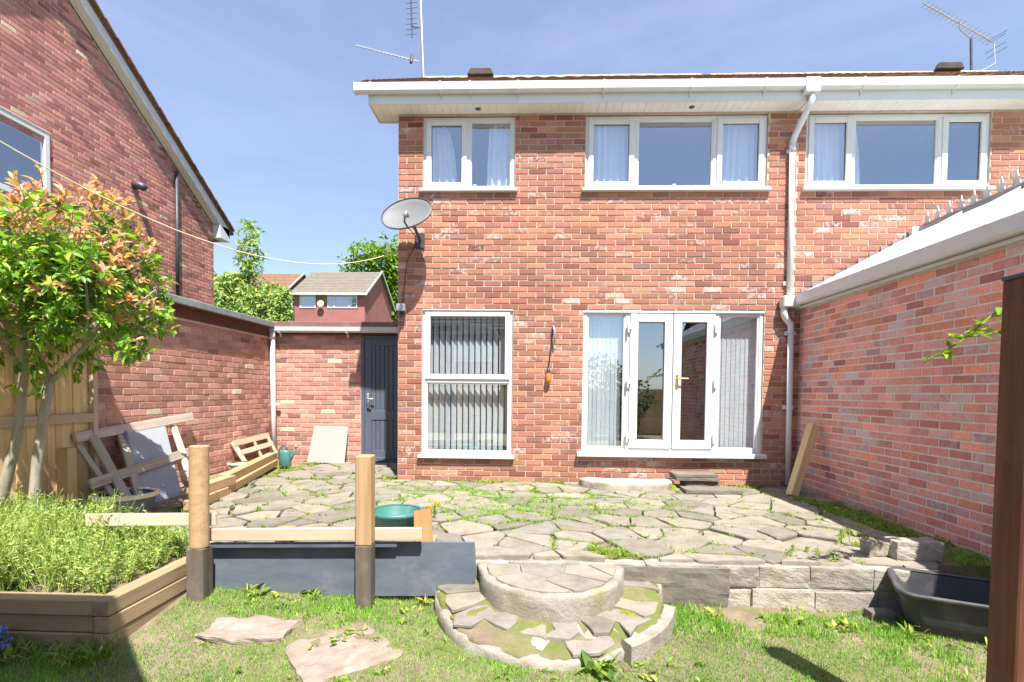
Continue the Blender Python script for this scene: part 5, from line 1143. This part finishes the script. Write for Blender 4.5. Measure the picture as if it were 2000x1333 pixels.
flower_plant('bluebell_plant', -2.93, -4.30, -.33, .10, 26, 'weed', 'clump of small blue flowers at the lower left corner', 'petal_blue')
flower_plant('yellow_flower', -.93, -2.15, -.02, .05, 2, 'weed', 'tiny yellow flowered weed on the patio by the tub', 'petal_yellow')
sp = [(rw_.uniform(-3.0, -2.25), rw_.uniform(-4.34, -4.17), -.33, rw_.uniform(.07, .13), 9, 1) for _ in range(34)]
clumps('strap_leaves', 'weed', sp, 8)
sp = [(rw_.uniform(-4.1, -3.0), rw_.uniform(-4.06, -3.9), -.07, rw_.uniform(.03, .07), 9, 0) for _ in range(60)]+[(rw_.uniform(-4.15, -3.7), rw_.uniform(-2.9, -2.4), .02, rw_.uniform(.05, .10), 10, 0) for _ in range(22)]
clumps('bed_leaves', 'leaf_dark', sp, 9)

# ------------------------------------------------------------------ trees and houses up the hill
def far_tree(name, label, base, blobs, mat, leaf, n, seed, trunk_r=.25, hang=0.0):
    rnd = random.Random(seed); root = empty(name, base, label, 'tree', 'trees up the hill'); b = Vector(base); m = MB()
    MB().tube([b, b.lerp(Vector(blobs[0][0]), .5)+Vector((.2, 0, 0)), Vector(blobs[0][0])], [trunk_r, trunk_r*.8, trunk_r*.3], 7).build('trunk', 'bark_far', root)
    li = MB()
    for c, r_ in blobs: li.tube([b.lerp(Vector(blobs[0][0]), .6), Vector(c)], [trunk_r*.4, .04], 5)
    li.build('branch', 'bark_far', root)
    tot = sum(r_[0]*r_[1]*r_[2] for _, r_ in blobs)
    for c, r_ in blobs:
        for _ in range(int(n*r_[0]*r_[1]*r_[2]/tot)):
            while True:
                q = Vector((rnd.uniform(-1, 1), rnd.uniform(-1, 1), rnd.uniform(-1, 1)))
                if .3 < q.length < 1: break
            p = Vector(c)+Vector((q.x*r_[0], q.y*r_[1], q.z*r_[2])); p += Vector((mnoise.noise(p*.9), mnoise.noise(p*.9+Vector((9, 0, 0))), mnoise.noise(p*.9+Vector((0, 9, 0)))))*.45*min(r_)
            if mnoise.noise(p*1.3+Vector((seed, 0, 0))) < -.22: continue
            L_ = leaf*rnd.uniform(.6, 1.3); W_ = L_*(.55 if hang == 0 else .36); d = Vector((rnd.uniform(-1, 1), rnd.uniform(-1, 1), rnd.uniform(-.8, .7)-hang*2))
            m3 = orient(d, Vector((q.x, q.y, 1.0)), rnd.gauss(0, .6)); vs = [Vector((0, 0, 0)), Vector((.5*L_, -W_*.5, W_*.15)), Vector((.5*L_, W_*.5, W_*.15)), Vector((L_, 0, 0))]
            m.add([p+m3 @ v for v in vs], [(0, 1, 3, 2)], (min(1, max(0, rnd.gauss(.5, .22)+.15*q.z)), rnd.random(), 0))
    m.build('crown', mat, root)
far_tree('willow_tree', 'feathery pale green tree rising behind the garage roof', (-20.5, 30, 2.6), [((-19.9, 30, 10.6), (1.0, .6, 2.9)), ((-21.5, 30, 7.6), (1.9, 1.6, 1.9)), ((-19.2, 30, 7.0), (2.2, 1.6, 1.7)), ((-17.9, 30, 7.4), (1.2, 1.0, 1.3)), ((-20.4, 30, 5.6), (2.6, 1.6, 1.5)), ((-18.2, 29.5, 5.5), (1.3, 1.0, 1.3))], 'leaf_willow', .42, 15000, 3, .2, .25)
far_tree('bright_tree', 'dense bright green tree beside the house corner', (-17.5, 56, 8.5), [((-19.2, 56, 16.4), (3.3, 3.0, 2.3)), ((-16.6, 56, 16.4), (3.2, 3.0, 3.0)), ((-21.2, 56, 14.8), (2.2, 2.0, 1.6)), ((-14.6, 56, 14.6), (3.0, 3, 4.0)), ((-14.0, 56, 10.5), (2.6, 2.5, 3.5)), ((-17.5, 56, 12), (4, 3, 3))], 'leaf_bright', .55, 9000, 5, .4)
def far_house(name, label, x0, x1, y0, y1, zb, ze, zr, mat, wins, rmat):
    root = empty(name, ((x0+x1)/2, (y0+y1)/2, zb), label, 'house', 'houses up the hill'); ym = (y0+y1)/2
    MB().add([(x0, y0, zb), (x1, y0, zb), (x1, y0, ze), (x0, y0, ze), (x1, y1, zb), (x1, y1, ze), (x1, ym, zr), (x0, y1, zb), (x0, y1, ze), (x0, ym, zr)], [(0, 1, 2, 3), (1, 4, 5, 6, 2), (4, 7, 8, 5), (7, 0, 3, 9, 8)]).build('wall', mat, root, color=(.12, .45, .1, 1))
    r = MB(); ov = .45; sl_ = (zr-ze)/(ym-y0)
    n = 14
    for s in (0, 1):
        for i in range(n):
            t0, t1 = i/n, (i+1)/n; ya = (y0-ov)+(ym-y0+ov)*t0; yb_ = (y0-ov)+(ym-y0+ov)*t1; za, zb_ = ze-ov*sl_+(zr-ze+ov*sl_)*t0+.10, ze-ov*sl_+(zr-ze+ov*sl_)*t1+.05
            if s: ya, yb_ = 2*ym-ya, 2*ym-yb_
            r.add([(x0-.3, ya, za), (x1+.3, ya, za), (x1+.3, yb_, zb_), (x0-.3, yb_, zb_), (x0-.3, ya, za-.07), (x1+.3, ya, za-.07)], [(0, 1, 2, 3), (4, 5, 1, 0)])
    ro = r.build('roof', rmat, root)
    for s in (-1, 1):
        pts = [(ym+s*(y0-ov-ym), ze-ov*sl_-.05), (ym, zr), (ym, zr+.06+.1), (ym+s*(y0-ov-ym), ze-ov*sl_+.17)]
        MB().prism(pts, x1+.28, x1+.36, mw=Matrix(((0, 0, 1, 0), (1, 0, 0, 0), (0, 1, 0, 0), (0, 0, 0, 1)))).build('bargeboard', 'upvc', root)
    bx('gutter', 'upvc', root, x0-.3, x1+.3, y0-ov-.1, y0-ov, ze-ov*sl_-.08, ze-ov*sl_+.1); bx('soffit', 'upvc', root, x0-.2, x1+.2, y0-ov, y0, ze-ov*sl_-.04, ze-ov*sl_)
    for (a, b, c, d, mull) in wins:
        m = MB(); ring(m, a, b, c, d, y0-.06, y0-.01, .10)
        for q in mull: m.box(q-.06, q+.06, y0-.055, y0-.01, c+.1, d-.1)
        wo = m.build('window', 'upvc', root); MB().add([(a, y0-.02, c), (b, y0-.02, c), (b, y0-.02, d), (a, y0-.02, d)], [(0, 1, 2, 3)]).build('pane', 'glass', wo)
    return root
fh = far_house('far_house', 'distant brick house with tan tiled roof seen over the store roof', -22.1, -15.5, 42, 51.5, 4.5, 10.35, 13.2, 'brick_red', [(-21.6, -20.1, 8.85, 10.05, []), (-19.0, -16.2, 8.85, 10.05, [-18.35, -16.95])], 'roof_tile_tan')
for x in (-22.3, -24.1): MB().tube([(x, 41.8, 10.0), (x, 41.8, 5)], .07, 6).build('downpipe', 'upvc', fh)
MB().lathe([(0, .06), (.2, .04), (.33, 0)], 14, mw=Matrix.Translation((-19.5, 41.6, 9.2)) @ Matrix.Rotation(R(80), 4, 'X')).build('dish', 'render_tan', fh)
far_house('far_house', 'distant brick house half hidden behind the feathery tree', -32, -24.3, 44, 53, 4.5, 10.6, 13.4, 'brick_red', [(-28, -26, 8.9, 10.0, [-27])], 'roof_tile')
far_house('far_house', 'small house roof higher up the hill behind the tan roof', -37, -29, 70, 79, 9, 15.2, 18.2, 'brick_red', [(-34, -32, 13, 14.5, [])], 'roof_tile')
rt = random.Random(2)
for i, (x, y, h_) in enumerate([(-38, 95, 5), (-33.5, 100, 4.2), (-29.5, 97, 4.4), (-25, 102, 3.6)]):
    z = -.42+5.4*((y-4)/38)**1.55
    far_tree('hill_tree', ['round dark tree, leftmost on the skyline', 'dark skyline tree second from left above the tan roof', 'dark skyline tree third from left above the tan roof', 'dark skyline tree nearest the bright green tree'][i], (x, y, z-1), [((x, y, z+1), (h_*.6, 2, 1.6)), ((x+1, y, z+.5), (h_*.6, 2, 1.2))], 'leaf_dark', .6, 900, 40+i, .3)

# ------------------------------------------------------------------ the garden behind the camera (seen in the panes)
bf = empty('back_fence', (0, -13, -.4), 'board fence across the bottom of the garden', 'fence')
me = MB().box(-.07, .07, -.012, .012, 0, 1.75).mesh('board')
for i in range(70): link('board', me, 'wood_fence', bf, mw=Matrix.Translation((-5.2+i*.15, -13.0+.012*(i % 2), -.4)))
board('rail', 'wood_pale', bf, (-5.3, -12.96, .9), (5.3, -12.96, .9), .09, .04, (0, 1, 0))
bh = far_house('rear_house', 'brick house with dark tiled roof beyond the bottom fence', -9.5, .2, -32, -23, -.4, 4.9, 7.8, 'brick_red', [], 'roof_tile_dark'); bh['group'] = 'houses beyond the bottom fence'
for a, b in ((-8.5, -6.2), (-4.5, -2.2)):
    m = MB(); m.box(a, b, -22.99, -22.94, 2.9, 4.1); m.build('window', 'upvc', bh)
bh2 = far_house('rear_house', 'second brick house with dark roof beyond the bottom fence', 11.5, 19.5, -34, -25, -.4, 4.9, 7.8, 'brick_red', [], 'roof_tile_dark'); bh2['group'] = 'houses beyond the bottom fence'
far_tree('garden_bush', 'big leafy bush at the bottom of the garden', (2.2, -11.6, -.4), [((2.2, -11.6, 1.3), (1.3, .9, 1.2)), ((3.2, -11.5, .8), (1.0, .9, 1.0)), ((1.2, -11.6, .7), (.9, .8, .9))], 'leaf_dark', .14, 6000, 9, .08)
# corner summerhouse added unseen at left; roof cut to cast the lawn's lower left shadow
sh = empty('shadow_caster', (-2.4, -7.1, -.33), 'added unseen summerhouse just outside the picture on the left', 'shadow_caster')
RP = [(-1.83, -5.62), (-.95, -6.52), (-.95, -8.6), (-4.1, -8.6), (-4.1, -5.62)]
MB().prism(RP, 2.78, 2.86).build('roof', 'felt_grey', sh, bevel=.01)
for px, py in ((-3.9, -5.8), (-3.9, -8.4), (-2.3, -8.4), (-2.3, -7.5)): board('post', 'wood_brown', sh, (px, py, -.4), (px, py, 2.779), .10, .10, (0, -1, 0))
for a, b in (((-4.0, -5.9), (-1.75, -5.9)), ((-4.0, -7.5), (-1.05, -7.5)), ((-4.0, -8.4), (-1.05, -8.4))): board('beam', 'wood_brown', sh, (*a, 2.715), (*b, 2.715), .06, .12, (0, 0, 1))
